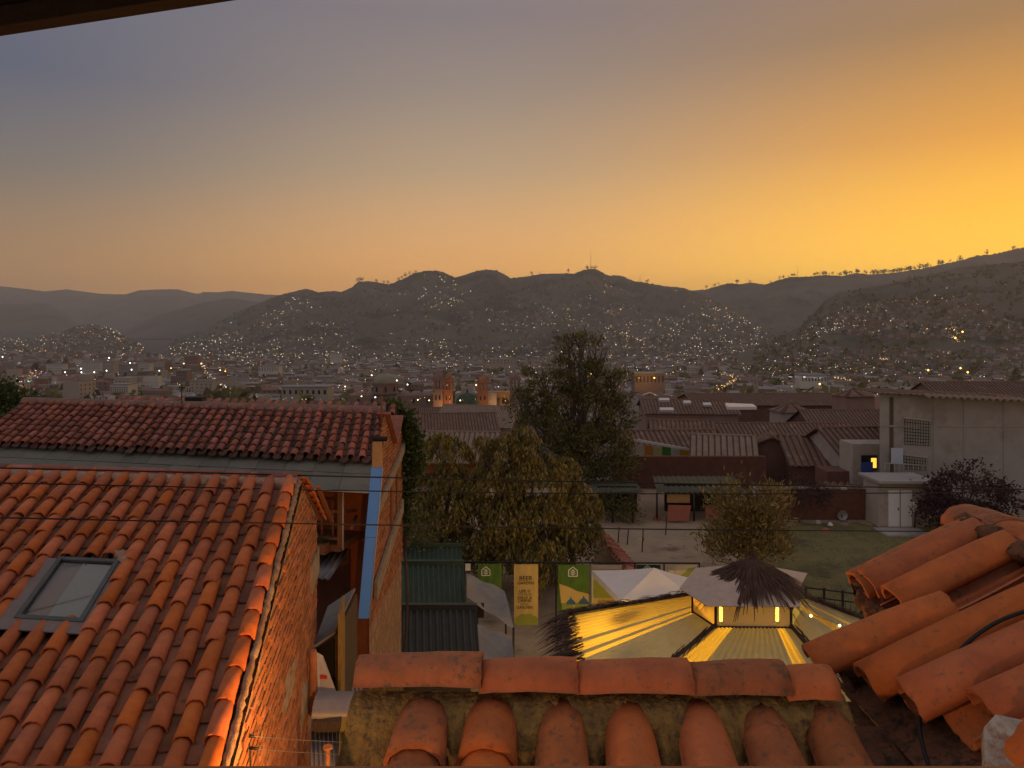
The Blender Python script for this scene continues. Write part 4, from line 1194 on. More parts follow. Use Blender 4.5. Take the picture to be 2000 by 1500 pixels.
def logo(root, cx, cy, r):
    out = [(-1, 1), (-1, -.35), (0, -1.15), (1, -.35), (1, 1)]
    lg = MB()
    def stroke(a, b, w):
        (x0, y0), (x1, y1) = a, b; dx, dy = x1 - x0, y1 - y0; l = math.hypot(dx, dy); nx_, ny_ = -dy / l * w, dx / l * w
        lg.poly([bw_(cx + r * x, cy + r * y, .034) for x, y in ((x0 + nx_, y0 + ny_), (x1 + nx_, y1 + ny_), (x1 - nx_, y1 - ny_), (x0 - nx_, y0 - ny_))])
    for i in range(5): stroke(out[i], out[(i + 1) % 5], .10)
    for a, b in (((0, .8), (0, -.6)), ((0, .3), (-.55, -.15)), ((0, .3), (.55, -.15)), ((0, .7), (-.6, .3)), ((0, .7), (.6, .3)), ((0, -.1), (-.35, -.45)), ((0, -.1), (.35, -.45))): stroke(a, b, .075)
    lg.build('house_emblem', m_wht, root)
def dome(cx, cy, r):
    return [(cx - r, cy + r * .5), (cx - r * .95, cy + r * .1), (cx - r * .6, cy - r * .4), (cx - r * .2, cy - r * .7), (cx, cy - r * 1.35), (cx + r * .2, cy - r * .7), (cx + r * .6, cy - r * .4), (cx + r * .95, cy + r * .1), (cx + r, cy + r * .5)]
b1 = banner(934, 980, 1101, 1152, m_bgreen, 'leftmost green banner with a white house emblem, half hidden by the tarp', [])
logo(b1, 949, 1116, 8)
b2 = banner(1004, 1051, 1102, 1223, m_bsand, 'sand coloured banner reading LIFE IS, beside the hanging branches', [([(1005, 1223), (1006, 1207), (1020, 1200), (1036, 1199), (1050, 1206), (1050, 1223)], m_blime, 'printed_hill')])
words(b2, 1027, 1130, 'BEER', 9, m_ink); words(b2, 1027, 1139, 'GARDEN', 6, m_ink)
for i, (t, h) in enumerate((('LIFE IS', 6), ('TOO SHORT', 3.6), ('HAVE A', 6), ('DRINK', 6.5), ('IN THE', 3.6), ('GARDEN', 6))): words(b2, 1025, 1155 + i * 6.3, t, h, m_ink)
b3 = banner(1090, 1151, 1103, 1198, m_bgreen, 'green banner with white house emblem above two blue thatched huts', [([(1092, 1140), (1110, 1146), (1126, 1154), (1150, 1160), (1150, 1178), (1096, 1178)], m_bsand, 'printed_sky'), ([(1097, 1178), (1150, 1176), (1150, 1197), (1098, 1197)], m_blime, 'printed_lawn')])
for i, (cx, cy, r) in enumerate(((1115, 1176, 9), (1140, 1175, 10))):
    MB().poly([bw_(x, y, .040) for x, y in dome(cx, cy, r)]).build('printed_hut', m_bblue, b3)
    MB().poly([bw_(x, y, .042) for x, y in ((cx - 2 + 6, cy + 6), (cx + 2 + 6, cy + 6), (cx + 2 + 6, cy + 15), (cx - 2 + 6, cy + 15))]).build('printed_hut_wall', m_bsand, b3)
logo(b3, 1119, 1117, 8.5)
b4 = banner(1155, 1215, 1103, 1190, m_bsand, 'cream and green banner partly behind the left side of the tent', [([(1157, 1135), (1170, 1128), (1185, 1145), (1205, 1168), (1160, 1168)], m_blime, 'printed_leaves'), ([(1157, 1103.5), (1214, 1103.5), (1214, 1112), (1157, 1112)], m_bcream, 'printed_strip')])
words(b4, 1186, 1175.5, 'AUTHENTIC', 5, m_ink); words(b4, 1185, 1183, 'FLAVORS', 7, m_ink)
b5 = banner(1243, 1290, 1103, 1150, m_bdark, 'dark green banner rising behind the tent peak', [])
logo(b5, 1264, 1111, 6)
b6 = banner(1306, 1361, 1103, 1150, m_bcream, 'pale banner with green swirl at the right end of the rail', [([(1325, 1128), (1345, 1112), (1359, 1108), (1358, 1128), (1340, 1134)], m_blime, 'printed_swirl')])
tag(MB().slab([W(909, 1101, 27.5), W(919, 1101, 27.5), W(919, 1114, 27.5), W(909, 1114, 27.5)], .02).build('small_sign', m_wht), 'small white sign on the post by the sheds', 'sign')

# grey shade sails
def sail(pts, label):
    n = 10; vs = []
    a, b, c, d = [W(*p) for p in pts]
    for j in range(n + 1):
        for i in range(n + 1):
            p = a.lerp(b, i / n).lerp(d.lerp(c, i / n), j / n)
            s = math.sin(math.pi * i / n) * math.sin(math.pi * j / n)
            vs.append(p + Vector((0, 0, -.22 * s + .03 * math.sin(i * 1.1 + j * .7))))
    tag(MB().add(vs, [(j * (n + 1) + i, (j + 1) * (n + 1) + i, (j + 1) * (n + 1) + i + 1, j * (n + 1) + i + 1) for j in range(n) for i in range(n)], 0, True).build('shade_sail', m_canvas2), label, 'shade sail', 'grey shade sails')
m_canvas2 = mat('grey_canvas', (.26, .235, .21), (.20, .18, .16), scale=3, rough=.8, bump=.3, bscale=5)
sail([(911, 1120, 26.5), (986, 1153, 26.0), (1004, 1229, 23.0), (912, 1168, 23.5)], 'upper grey shade sail stretched in front of the green banner')
sail([(928, 1219, 22.0), (1000, 1243, 22.0), (1007, 1330, 19.2), (936, 1330, 19.2)], 'lower grey shade sail beside the black shed roof')
for i, (px, py, D) in enumerate(((1003, 1229, 23.0), (988, 1152, 26.0))):
    p = W(px, py, D); tag(MB().tube([(p.x, p.y, 0), p + Vector((0, 0, .05))], .035, 6).build('sail_pole', m_pole), ['pole at the lower corner of the upper shade sail', 'pole at the upper right corner of the upper shade sail'][i], 'pole', 'shade sail poles')
sb = W(932, 1192, 24.0)
sbx = empty('black_speaker', sb, 'black box speaker tucked under the shade sails', 'speaker')
MB().box(sb + Vector((0, 0, .0)), (.42, .3, .36)).build('cabinet', m_cable, sbx)
MB().box((sb.x, sb.y, (sb.z - .18) / 2), (.06, .06, sb.z - .18)).build('stand', m_cable, sbx)

# black railing to the right of the pavilion
fr_ = empty('garden_railing', (13.2, 29.5, 0), 'black metal railing at the lawn edge right of the pavilion', 'railing')
ra, rb_ = W(1574, 1167, 29.6), W(1720, 1186, 28.6)
ra.z, rb_.z = 1.05, 1.05
for h in (1.05, .72, .15): MB().tube([(ra.x, ra.y, h), (rb_.x, rb_.y, h)], .028, 6).build('rail', m_cable, fr_)
for i in range(5):
    p = ra.lerp(rb_, i / 4); MB().box((p.x, p.y, .56), (.07, .07, 1.12)).build('post', m_cable, fr_)
for i in range(14):
    p = ra.lerp(rb_, (i + .5) / 14); MB().tube([(p.x, p.y, .15), (p.x, p.y, .72)], .010, 4).build('bar', m_cable, fr_)
# thin poles and a tiled wall stub on the dirt
rr = random.Random(8)
for i, (px, py0, py1) in enumerate([(1254, 1078, 1032), (1255, 1060, 1050), (1300, 1045, 1008), (1207, 1060, 1030), (1225, 1064, 1034)]):
    D = F * CAM_H / (py0 - HORIZON); p = W(px, py0, D)
    tag(MB().tube([(p.x, p.y, 0), (p.x + .06, p.y, W(px, py1, D).z)], .03, 5).build('yard_pole', m_pole), ['tall bare pole standing on the dirt yard', 'short leaning stick on the dirt yard', 'bare pole farther back on the dirt yard', 'thin stick left of the dirt yard', 'thin stick near the tiled wall stub'][i], 'pole', 'poles on the dirt yard')
ws = empty('low_tiled_wall', W(1205, 1100, 33.5), 'low garden wall with tile coping at the edge of the dirt yard', 'wall')
a, b = W(1168, 1082, 36.5), W(1235, 1120, 31.5)
MB().slab([Vector((a.x, a.y, 1.25)), Vector((b.x, b.y, 1.0)), Vector((b.x, b.y, 0)), Vector((a.x, a.y, 0))], .2).build('wall', m_brickwall, ws)
for i in range(13):
    p = a.lerp(b, i / 13); q = Vector((b.x - a.x, b.y - a.y, 0)).normalized(); s = Vector((-q.y, q.x, 0))
    if s.x < 0: s = -s
    Yd = (s + Vector((0, 0, -.35))).normalized(); Z = Vector((0, 0, 1)); Z = (Z - Yd * Z.dot(Yd)).normalized()
    place('coping_tile', covB[i % 5], ws, frame(Vector((p.x, p.y, lerp(1.30, 1.06, i / 13))) - s * .2, Yd.cross(Z), Yd, Z) @ Matrix.Scale(2.0, 4))
# ------------------------------------------------------------------ trees and shrubs
m_bark = mat('grey_brown_bark', (.13, .098, .07), (.08, .06, .045), scale=12, rough=.95, stretch=(3, 3, .6), bump=.6)
def leafy(m, amount=.4):
    nt = m.node_tree; b = nt.nodes['Principled BSDF']; t = nt.nodes.new('ShaderNodeBsdfTranslucent'); x = nt.nodes.new('ShaderNodeMixShader')
    src = b.inputs['Base Color'].links[0].from_socket
    nt.links.new(src, t.inputs['Color']); x.inputs[0].default_value = amount
    nt.links.new(b.outputs[0], x.inputs[1]); nt.links.new(t.outputs[0], x.inputs[2]); nt.links.new(x.outputs[0], nt.nodes['Material Output'].inputs['Surface'])
    return m
m_pepper = mat('pepper_leaf', (.30, .22, .040), (.17, .145, .030), scale=.9, rough=.6, rand=.7, island=True)
m_tall = mat('dark_olive_leaf', (.18, .16, .042), (.10, .10, .028), scale=.7, rough=.6, rand=.65, island=True)
m_bush = mat('yellow_leaf', (.30, .22, .06), (.19, .145, .04), scale=1, rough=.6, rand=.6, island=True)
m_ivy = mat('ivy_leaf', (.075, .115, .028), (.042, .07, .02), scale=2, rough=.35, rand=.45, island=True)
m_purple = mat('purple_leaf', (.075, .034, .036), (.045, .022, .024), scale=2, rough=.6, rand=.4, island=True)

for m_ in (m_pepper, m_tall, m_bush, m_ivy, m_purple): leafy(m_)
def leaf(mb, p, d, L, w, rr):
    d = d.normalized(); s = d.cross(Vector((rr.uniform(-1, 1), rr.uniform(-1, 1), rr.uniform(-1, 1)))).normalized()
    mb.add([p, p + d * L * .5 + s * w, p + d * L, p + d * L * .5 - s * w], [(0, 1, 2, 3)])
def rvec(rr):
    while True:
        v = Vector((rr.uniform(-1, 1), rr.uniform(-1, 1), rr.uniform(-1, 1)))
        if .05 < v.length < 1: return v
def limb(mb, a, b, r0, r1, rr, n=5, wob=.12):
    pts = [a.lerp(b, i / n) + (rvec(rr) * wob * (a - b).length * .25 if 0 < i < n else Vector((0, 0, 0))) for i in range(n + 1)]
    mb.tube(pts, r0, 6, r2=r1)
    return pts
def tree(name, label, base, blobs, mleaf, n, L, w, style, seed, trunk_r=.16, fork=.3, clump=26, cat='tree', group=None, nlimb=None, upright=0.0, spread=1.0):
    rr = random.Random(seed); base = Vector(base)
    root = empty(name, base, label, cat, group)
    tr = MB(); cr = MB()
    top = max(c[2] + c[5] for c in blobs)
    cen = Vector((sum(c[0] for c in blobs) / len(blobs), sum(c[1] for c in blobs) / len(blobs), 0))
    f = Vector((lerp(base.x, cen.x, .3), lerp(base.y, cen.y, .3), base.z + (top - base.z) * fork))
    limb(tr, base, f, trunk_r, trunk_r * .7, rr, 5, .08)
    tot = sum(b[3] * b[4] * b[5] for b in blobs)
    for (cx, cy, cz, rx, ry, rz) in blobs:
        c = Vector((cx, cy, cz)); k = max(6, int(n / clump * rx * ry * rz / tot)); nl = nlimb or 7
        lp = limb(tr, f, c - Vector((0, 0, rz * .3)), trunk_r * .55, trunk_r * .2, rr, 5)
        for q in range(nl):
            v = rvec(rr).normalized(); v.z = abs(v.z) * .9 + upright
            e = c + Vector((v.x * rx, v.y * ry, min(v.z, 1) * rz)) * .85
            s_ = rr.choice(lp[2:])
            tp = limb(tr, s_, e, trunk_r * .16, trunk_r * .05, rr, 5, .2)
            for _ in range(3):
                v2 = rvec(rr); e2 = tp[3] + Vector((v2.x * rx, v2.y * ry, abs(v2.z) * rz)) * .4
                limb(tr, tp[rr.choice((2, 3, 4))], e2, trunk_r * .07, trunk_r * .025, rr, 3, .2)
        for q in range(k):
            v = rvec(rr); u = v.normalized() * (v.length ** .45)
            if style == 'weep': u.z = abs(u.z) * 1.0 - .15
            p0 = c + Vector((u.x * rx, u.y * ry, u.z * rz))
            if mnoise.noise(p0 * (1.1 if style == 'weep' else .8) + Vector((seed, 0, 0))) < -.13: continue
            if style == 'weep':
                ln = rr.uniform(.4, 1.5) * min(1.0, rz * .5); m = clump
                dx, dy = u.x * .25 + rr.uniform(-.1, .1), u.y * .25 + rr.uniform(-.1, .1)
                for i in range(m):
                    t = i / m
                    p = p0 + Vector((dx * math.sin(t * 1.5), dy * math.sin(t * 1.5), -ln * t * t * .8 - ln * .2 * t)) + rvec(rr) * .09
                    leaf(cr, p, Vector((rr.uniform(-.7, .7), rr.uniform(-.7, .7), -1)), L * rr.uniform(.7, 1.4), w * rr.uniform(.7, 1.3), rr)
            else:
                sp = spread * rr.uniform(.22, .42) * (1.0 if style == 'round' else .8)
                dirn = (u + Vector((0, 0, .4 + upright))).normalized()
                for i in range(clump):
                    o = Vector((rr.gauss(0, sp), rr.gauss(0, sp), rr.gauss(0, sp * .7)))
                    leaf(cr, p0 + o, (dirn + rvec(rr) * 1.2), L * rr.uniform(.7, 1.4), w * rr.uniform(.7, 1.3), rr)
    tr.build('trunk', m_bark, root); cr.build('crown', mleaf, root)
    return root
def blob(px, py, D, rpx, rpy, dd=None):
    p = W(px, py, D); k = D / F
    return (p.x, p.y, p.z, rpx * k, (dd or rpx * k), rpy * k)

PT = 'weeping pepper trees in the garden'
tree('pepper_tree', 'weeping tree beside the brick gable, leftmost of the garden trees', (W(862, 0, 33).x, 33, 0),
     [blob(868, 880, 33, 52, 45), blob(842, 960, 33, 50, 60), blob(892, 975, 32.5, 55, 60), blob(850, 1030, 32, 60, 45), blob(905, 1035, 31.5, 45, 40), blob(818, 985, 33, 30, 60), blob(925, 990, 33, 30, 45), blob(880, 930, 33, 38, 40), blob(850, 1062, 31.5, 50, 30)], m_pepper, 26000, .20, .034, 'weep', 1, .17, group=PT)
tree('pepper_tree', 'largest weeping tree with branches hanging over the banners', (W(1040, 0, 31.5).x, 31.5, 0),
     [blob(1000, 880, 32, 55, 42), blob(965, 935, 32, 45, 50), blob(1040, 925, 32, 62, 60), blob(985, 1010, 31.5, 62, 60), blob(1060, 1010, 31.5, 58, 60), blob(1000, 1075, 31, 65, 42), blob(1072, 1085, 30, 30, 55), blob(990, 1105, 29.4, 14, 30), blob(1074, 1130, 29.2, 15, 45), blob(955, 1055, 31, 38, 45), blob(1030, 1090, 30.5, 50, 28), blob(945, 880, 32, 25, 40), blob(1015, 850, 32, 30, 25)], m_pepper, 42000, .20, .034, 'weep', 2, .2, group=PT)
tree('pepper_tree', 'weeping tree with rusty foliage at the dirt yard edge', (W(1118, 0, 33.5).x, 33.5, 0),
     [blob(1102, 925, 34, 42, 40), blob(1125, 985, 33.5, 45, 55), blob(1100, 1040, 33, 50, 45), blob(1140, 1035, 33, 30, 42)], m_pepper, 16000, .20, .034, 'weep', 3, .16, group=PT)
tree('tall_tree', 'tall dark open-crowned tree rising above the city skyline', (W(1120, 0, 50).x, 50, 0),
     [blob(1132, 672, 50, 40, 24), blob(1118, 705, 50, 30, 28), blob(1168, 700, 50, 30, 26), blob(1140, 750, 50, 52, 40), blob(1060, 750, 50, 45, 38), blob(1025, 795, 49.5, 35, 34), blob(1195, 765, 50.5, 42, 46), blob(1120, 815, 49, 75, 60), blob(1205, 830, 50, 38, 55),
      blob(1060, 855, 49, 62, 50), blob(1150, 880, 48.5, 78, 45), blob(1110, 920, 48, 60, 35), blob(1195, 905, 48.5, 45, 35)], m_tall, 30000, .24, .05, 'airy', 4, .3, fork=.22, nlimb=14, upright=.7, clump=44, spread=1.0)
tree('young_tree', 'yellowish bushy young tree standing on the lawn', (W(1462, 0, 33.8).x, 33.8, 0),
     [blob(1462, 945, 34, 28, 38), blob(1440, 990, 34, 50, 40), blob(1495, 985, 34, 45, 40), blob(1420, 1060, 33.5, 40, 42), blob(1490, 1055, 33.5, 48, 45), blob(1455, 1030, 34, 50, 50), blob(1400, 1090, 33.5, 22, 20)], m_bush, 11000, .26, .034, 'airy', 5, .09, fork=.12, clump=15, nlimb=9, upright=.6)
tree('purple_shrub', 'dark purple shrub in front of the concrete building', (W(1885, 0, 41).x, 41, 0),
     [blob(1890, 965, 41, 68, 42), blob(1842, 985, 41, 32, 30), blob(1945, 985, 40.5, 42, 38), blob(1905, 930, 41.5, 45, 25), blob(1880, 1010, 40, 80, 25)], m_purple, 11000, .16, .05, 'airy', 6, .12, fork=.15, cat='shrub', upright=.4)
# climbing ivy on the corner of the long house
tree('ivy', 'glossy green ivy climbing the far corner of the long house', (W(792, 0, 19).x, 19, 0),
     [blob(795, 812, 19, 25, 26), blob(790, 860, 19, 24, 40), blob(798, 900, 19, 22, 40), blob(792, 950, 19, 18, 40), blob(793, 1000, 19, 20, 40), blob(770, 795, 19.2, 28, 8)], m_ivy, 9000, .09, .035, 'round', 7, .05, fork=.6, cat='ivy', spread=.35)
tree('garden_bush', 'dark leafy bush top at the left edge above the tiled roof', (W(12, 0, 21).x, 21, 0),
     [blob(15, 800, 21, 45, 32), blob(-20, 790, 21, 40, 45), blob(10, 835, 20.5, 42, 25)], m_ivy, 6000, .12, .04, 'round', 8, .1, fork=.5, cat='bush', spread=.6)
tree('dark_shrub', 'dark low shrubs under the tall tree by the shed', (W(1205, 0, 44).x, 44, 0),
     [blob(1200, 995, 44, 40, 28), blob(1225, 1015, 43.5, 25, 15)], m_tall, 3000, .18, .03, 'airy', 9, .06, fork=.2, cat='shrub')
tree('dark_shrub', 'bare dark shrub behind the young tree near the brown wall', (W(1560, 0, 43.6).x, 43.6, 0),
     [blob(1560, 955, 43.6, 40, 22), blob(1590, 968, 43.6, 30, 18)], m_purple, 1800, .18, .03, 'airy', 10, .06, fork=.2, cat='shrub')

tree('hedge', 'dark leafy hedge growing behind the banner rail under the pepper trees', (W(1040, 0, 33.5).x, 33.5, 0),
     [blob(930, 1075, 34, 45, 30), blob(985, 1085, 33.5, 45, 28), blob(1045, 1090, 33, 45, 28), blob(1100, 1085, 33.5, 42, 28), blob(1145, 1075, 34, 28, 24), blob(880, 1060, 34.5, 45, 26), blob(810, 1045, 30, 35, 30)], m_tall, 12000, .16, .04, 'round', 12, .08, fork=.2, cat='hedge')
# ------------------------------------------------------------------ buildings beyond the yard
m_mroof = mat('old_roof_tile', (.21, .12, .085), (.14, .085, .062), scale=1.2, rough=.95, c3=(.28, .19, .145), s3=.9, t3=.60, detail=9)
m_mroof2 = mat('pale_worn_tile', (.30, .215, .165), (.20, .14, .105), scale=1.4, rough=.95, c3=(.25, .18, .15), s3=1.2, t3=.58, detail=9)
m_adobe = mat('brown_adobe', (.18, .088, .066), (.125, .062, .048), scale=1.2, rough=.95, c3=(.21, .12, .09), s3=1.6, t3=.6)
m_lime = mat('lime_wash', (.42, .37, .33), (.34, .30, .27), scale=1.5, rough=.95, c3=(.22, .18, .16), s3=1.2, t3=.62)
m_pinkwall = mat('pinkish_wall', (.30, .20, .165), (.24, .15, .125), scale=1.2, rough=.95)
m_wincl = mat('dark_window', (.015, .015, .018), rough=.3)

m_mpan_shade = mat('old_pan_tile_shade', (.085, .055, .048), (.06, .04, .035), scale=2, rough=.95)  # dirt-dark pan tiles; the shade of the valleys is put into this colour too
def tile_plane(mb, a, b, c, d, pitch=.42, amp=.11, mi=0, per=4):
    """rows of barrel tiles as one ribbed surface; a-b ridge, d-c eave"""
    nw = max(2, int((b - a).length / pitch)); nu = nw * per
    nor = (b - a).cross(d - a).normalized(); nor = nor if nor.z > 0 else -nor
    vs = []; nv = 3; rr = random.Random(int(abs(a.x * 13 + a.y * 7)))
    jit = [rr.uniform(-.02, .02) for _ in range(nw + 1)]
    for j in range(nv + 1):
        for i in range(nu + 1):
            t = i / nu
            p = a.lerp(b, t).lerp(d.lerp(c, t), j / nv)
            vs.append(p + nor * (amp * abs(math.sin(math.pi * i / per)) + jit[i // per] + .02 * mnoise.noise(p * .8)))
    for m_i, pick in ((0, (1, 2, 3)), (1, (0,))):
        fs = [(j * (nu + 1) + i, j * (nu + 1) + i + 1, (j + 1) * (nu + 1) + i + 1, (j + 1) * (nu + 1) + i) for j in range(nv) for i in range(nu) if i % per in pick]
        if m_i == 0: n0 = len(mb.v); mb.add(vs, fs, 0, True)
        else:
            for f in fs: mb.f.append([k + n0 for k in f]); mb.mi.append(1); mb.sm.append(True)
    return mb

def gable_house(name, label, cx, cy, l, w, ang, zb, he, hr, mwall, mroof, group=None, ov=.4, wins=0, cat='house', pitch=.42, hip=False):
    """ridge along the local x axis; ang in degrees; zb ground, he eave height, hr ridge height (absolute z)"""
    M_ = Matrix.Rotation(R(ang), 3, 'Z')
    P = lambda x, y, z: Vector((cx, cy, 0)) + M_ @ Vector((x, y, 0)) + Vector((0, 0, z))
    root = empty(name, (cx, cy, zb), label, cat, group)
    L, Wd = l / 2, w / 2
    wl = MB()
    wl.poly([P(-L, -Wd, zb), P(L, -Wd, zb), P(L, -Wd, he), P(-L, -Wd, he)])
    wl.poly([P(L, Wd, zb), P(-L, Wd, zb), P(-L, Wd, he), P(L, Wd, he)])
    if hip:
        wl.poly([P(L, -Wd, zb), P(L, Wd, zb), P(L, Wd, he), P(L, -Wd, he)]); wl.poly([P(-L, Wd, zb), P(-L, -Wd, zb), P(-L, -Wd, he), P(-L, Wd, he)])
    else:
        wl.poly([P(L, -Wd, zb), P(L, Wd, zb), P(L, Wd, he), P(L, 0, hr), P(L, -Wd, he)])
        wl.poly([P(-L, Wd, zb), P(-L, -Wd, zb), P(-L, -Wd, he), P(-L, 0, hr), P(-L, Wd, he)])
    wl.build('walls', mwall, root)
    dz = (hr - he) / Wd * ov
    rl = L + ov - (w / 2 if hip else 0); e = L + ov; h = .04
    for s in (-1, 1):
        mb = MB()
        tile_plane(mb, P(-rl, 0, hr + h), P(rl, 0, hr + h), P(e, s * (Wd + ov), he - dz + h), P(-e, s * (Wd + ov), he - dz + h), pitch)
        mb.build('roof_slope', [mroof, m_mpan_shade], root)
    if hip:
        for s in (-1, 1):
            mb = MB(); tile_plane(mb, P(s * rl, -.05, hr + h), P(s * rl, .05, hr + h), P(s * e, Wd + ov, he - dz + h), P(s * e, -(Wd + ov), he - dz + h), pitch)
            mb.build('roof_slope', [mroof, m_mpan_shade], root)
    MB().tube([P(-rl, 0, hr + .09), P(rl, 0, hr + .09)], .13, 6).build('ridge_tiles', mroof, root)
    for k in range(wins):
        x = -L + l * (k + .5) / wins
        c = P(x, -Wd - .02, he - 1.3)
        MB().box(c, (.9, .06, 1.1), rz=R(ang)).build('window', m_wincl, root)
    return root
def at(px, D): return (px - 1000) / F * D
def zz(py, D): return CAM_H - (py - HORIZON) / F * D
GR = 'tiled houses beyond the yard'
# name, label, px centre, D, length px, width m, angle, py ridge, py eave, walls, roof
H = [
 ('house with striped colour panels under its eave', 1300, 64, 175, 7.0, 6, 832, 872, m_lime, m_mroof, 0),
 ('house with pale worn roof left of the brown gable', 1412, 58, 105, 6.0, -14, 842, 885, m_lime, m_mroof2, 0),
 ('long dark roof behind the brown gable house', 1525, 80, 250, 9.0, 2, 818, 852, m_adobe, m_mroof, 0),
 ('low roof with two hatches beside the pale worn roof', 1330, 76, 110, 7.0, -8, 815, 838, m_pinkwall, m_mroof, 0),
 ('brown adobe house with a gable towards the yard', 1507, 58, 60, 5.6, 74, 841, 874, m_adobe, m_mroof, 0),
 ('brown adobe house with a stepped tiled roof', 1572, 57, 85, 6.5, -6, 842, 884, m_adobe, m_mroof, 0),
 ('tiled house touching the grey concrete building', 1662, 55, 118, 8.0, 4, 824, 872, m_lime, m_mroof, 0),
 ('roof with bright skylights left of the long roofs', 1340, 100, 170, 9.0, -4, 776, 808, m_pinkwall, m_mroof, 0),
 ('long dark roof in the middle distance', 1490, 128, 300, 12.0, 1, 764, 792, m_adobe, m_mroof, 0),
 ('dark roof just left of the concrete building', 1640, 96, 150, 9.0, 0, 795, 816, m_adobe, m_mroof, 0),
 ('purple grey roof between the pepper trees', 893, 66, 150, 8.0, -4, 834, 878, m_ochre, m_mroof2, 0),
 ('wide dull roof left of the pepper trees', 870, 110, 190, 12.0, 8, 800, 824, m_adobe, m_mroof, 0),
 ('pinkish roof with pale edge below the green dome', 940, 150, 150, 14.0, -14, 786, 808, m_pinkwall, m_mroof2, 0),
 ('small roof behind the pepper trees on the left', 800, 160, 120, 12.0, 10, 792, 808, m_adobe, m_mroof, 0),
 ('dark roof at the far right behind the concrete building', 1920, 90, 240, 10.0, 3, 742, 765, m_pinkwall, m_mroof, 0),
]
for lab, px, D, lpx, w, ang, yr, ye, mw, mr, wins in H:
    zr = zz(yr, D + w / 2); ze = zz(ye, D - w / 2 * abs(math.cos(R(ang))))
    if zr - ze < .8: ze = zr - .22 * w
    zb = gz(D) - 1.5
    gable_house('tiled_house', lab, at(px, D), D, lpx / F * D, w, ang, zb, ze, zr, mw, mr, GR)
for i, (lab, px, D, s, yr, ye) in enumerate([('small pale house with hipped roof, middle distance', 1545, 104, 4.2, 789, 802), ('pinkish tower house with hipped roof left of the concrete building', 1666, 112, 4.2, 762, 772)]):
    gable_house('hipped_house', lab, at(px, D), D, s, s, 4, gz(D) - 1, zz(ye, D), zz(yr, D), m_lime if i == 0 else m_pinkwall, m_mroof, GR, hip=True, ov=.3)
# bright roof lights and pale parapets
m_pale = mat('pale_roof_light', (.62, .62, .62), rough=.4)
for i, (px, py, D, w, h) in enumerate([(1297, 781, 97, 1.3, 1.2), (1342, 786, 97, .9, .5), (1381, 790, 97, 1.0, .6), (1302, 800, 90, 1.6, .8)]):
    c = W(px, py, D); tag(MB().box(c, (w, .6, .25), rot=Matrix.Rotation(R(22), 3, 'X')).build('roof_light', m_pale), ['square roof light at the top of the distant dark roof', 'small roof light in the middle of the distant dark roof', 'small roof light at the right of the distant dark roof', 'pale roof hatch lower on the distant roof'][i], 'roof light', 'bright roof lights')
tag(MB().slab([W(1416, 792, 88), W(1470, 794, 88), W(1478, 800, 84), W(1420, 800, 84)], .3).build('flat_roof', m_pale), 'pale flat roof slab between the dark tiled roofs', 'roof')
# colour panels under the eave of the first house
cp = empty('colour_panel_front', W(1292, 895, 60.2), 'gallery front of white, orange, yellow and green panels', 'panel wall')
cols = [(.42, .38, .28), (.45, .17, .02), (.42, .36, .16), (.05, .18, .03), (.42, .40, .33), (.45, .26, .02)]
for i, c in enumerate(cols):
    x0 = 1242 + i * 17.2; D = 60.2
    MB().slab([W(x0, 868 + i * 1.6, D), W(x0 + 16.6, 869.5 + i * 1.6, D), W(x0 + 16.6, 893, D), W(x0, 892, D)][::-1], .06).build('panel', mat('panel_paint', c, tuple(v * .85 for v in c), rough=.7), cp)
MB().slab([W(1240, 857, 59.6), W(1352, 877, 59.6), W(1352, 881, 59.6), W(1240, 862, 59.6)][::-1], .2).build('eave_board', m_gutter, cp)
MB().tube([W(1242, 894, 59.8), W(1346, 895, 59.8)], .05, 5).build('rail', m_cable, cp)
MB().slab([W(1242, 894, 60.1), W(1346, 895, 60.1), W(1346, 903, 60.1), W(1242, 903, 60.1)][::-1], .05).build('parapet', m_zinc, cp)
# long red-brown wall and its tile coping
rw = empty('red_wall', W(1400, 940, 53), 'long red-brown wall with tile coping behind the sheds', 'wall')
MB().box((at(1345, 53), 53, 1.1), (10.5, .4, 2.2 + .0)).build('wall', m_redwall, rw)
MB().box((at(1350, 53.5), 53.6, zz(908, 53) / 2), (10.3, .3, zz(908, 53))).build('upper_wall', m_redwall, rw)
cpg = MB(); tile_plane(cpg, Vector((at(1245, 53.5), 53.9, zz(904, 53.5))), Vector((at(1490, 53.5), 53.9, zz(904, 53.5))), Vector((at(1490, 53.5), 53.2, zz(910, 53.5))), Vector((at(1245, 53.5), 53.2, zz(910, 53.5))))
cpg.build('coping', [m_mroof, m_mpan_shade], rw)
bw2 = empty('brown_wall', W(1600, 1020, 47.5), 'brown adobe yard wall with pale broken coping, right of the young tree', 'wall')
MB().box((at(1590, 44.3), 44.4, .88), (6.5, .35, 1.76)).build('wall', m_redwall, bw2)
rr = random.Random(3)
for i in range(16): MB().box((at(1480, 44.3) + .41 * i, 44.4, 1.80 + rr.uniform(-.03, .04)), (.36, .45, .10), rz=rr.uniform(-.1, .1)).build('coping_stone', m_mroof2 if i % 3 else m_lime, bw2)
lb = empty('lean_to', W(1660, 950, 50), 'tiled lean-to between the brown adobe house and the service building', 'lean-to')
MB().box((at(1660, 50.5), 51.0, .5), (3.4, 2.0, 2.4)).build('walls', m_adobe, lb)
rf = MB(); tile_plane(rf, W(1618, 925, 52.2), W(1718, 925, 52.2), W(1722, 958, 48.5), W(1600, 955, 48.5)); rf.build('lean_to_roof', [m_mroof, m_mpan_shade], lb)
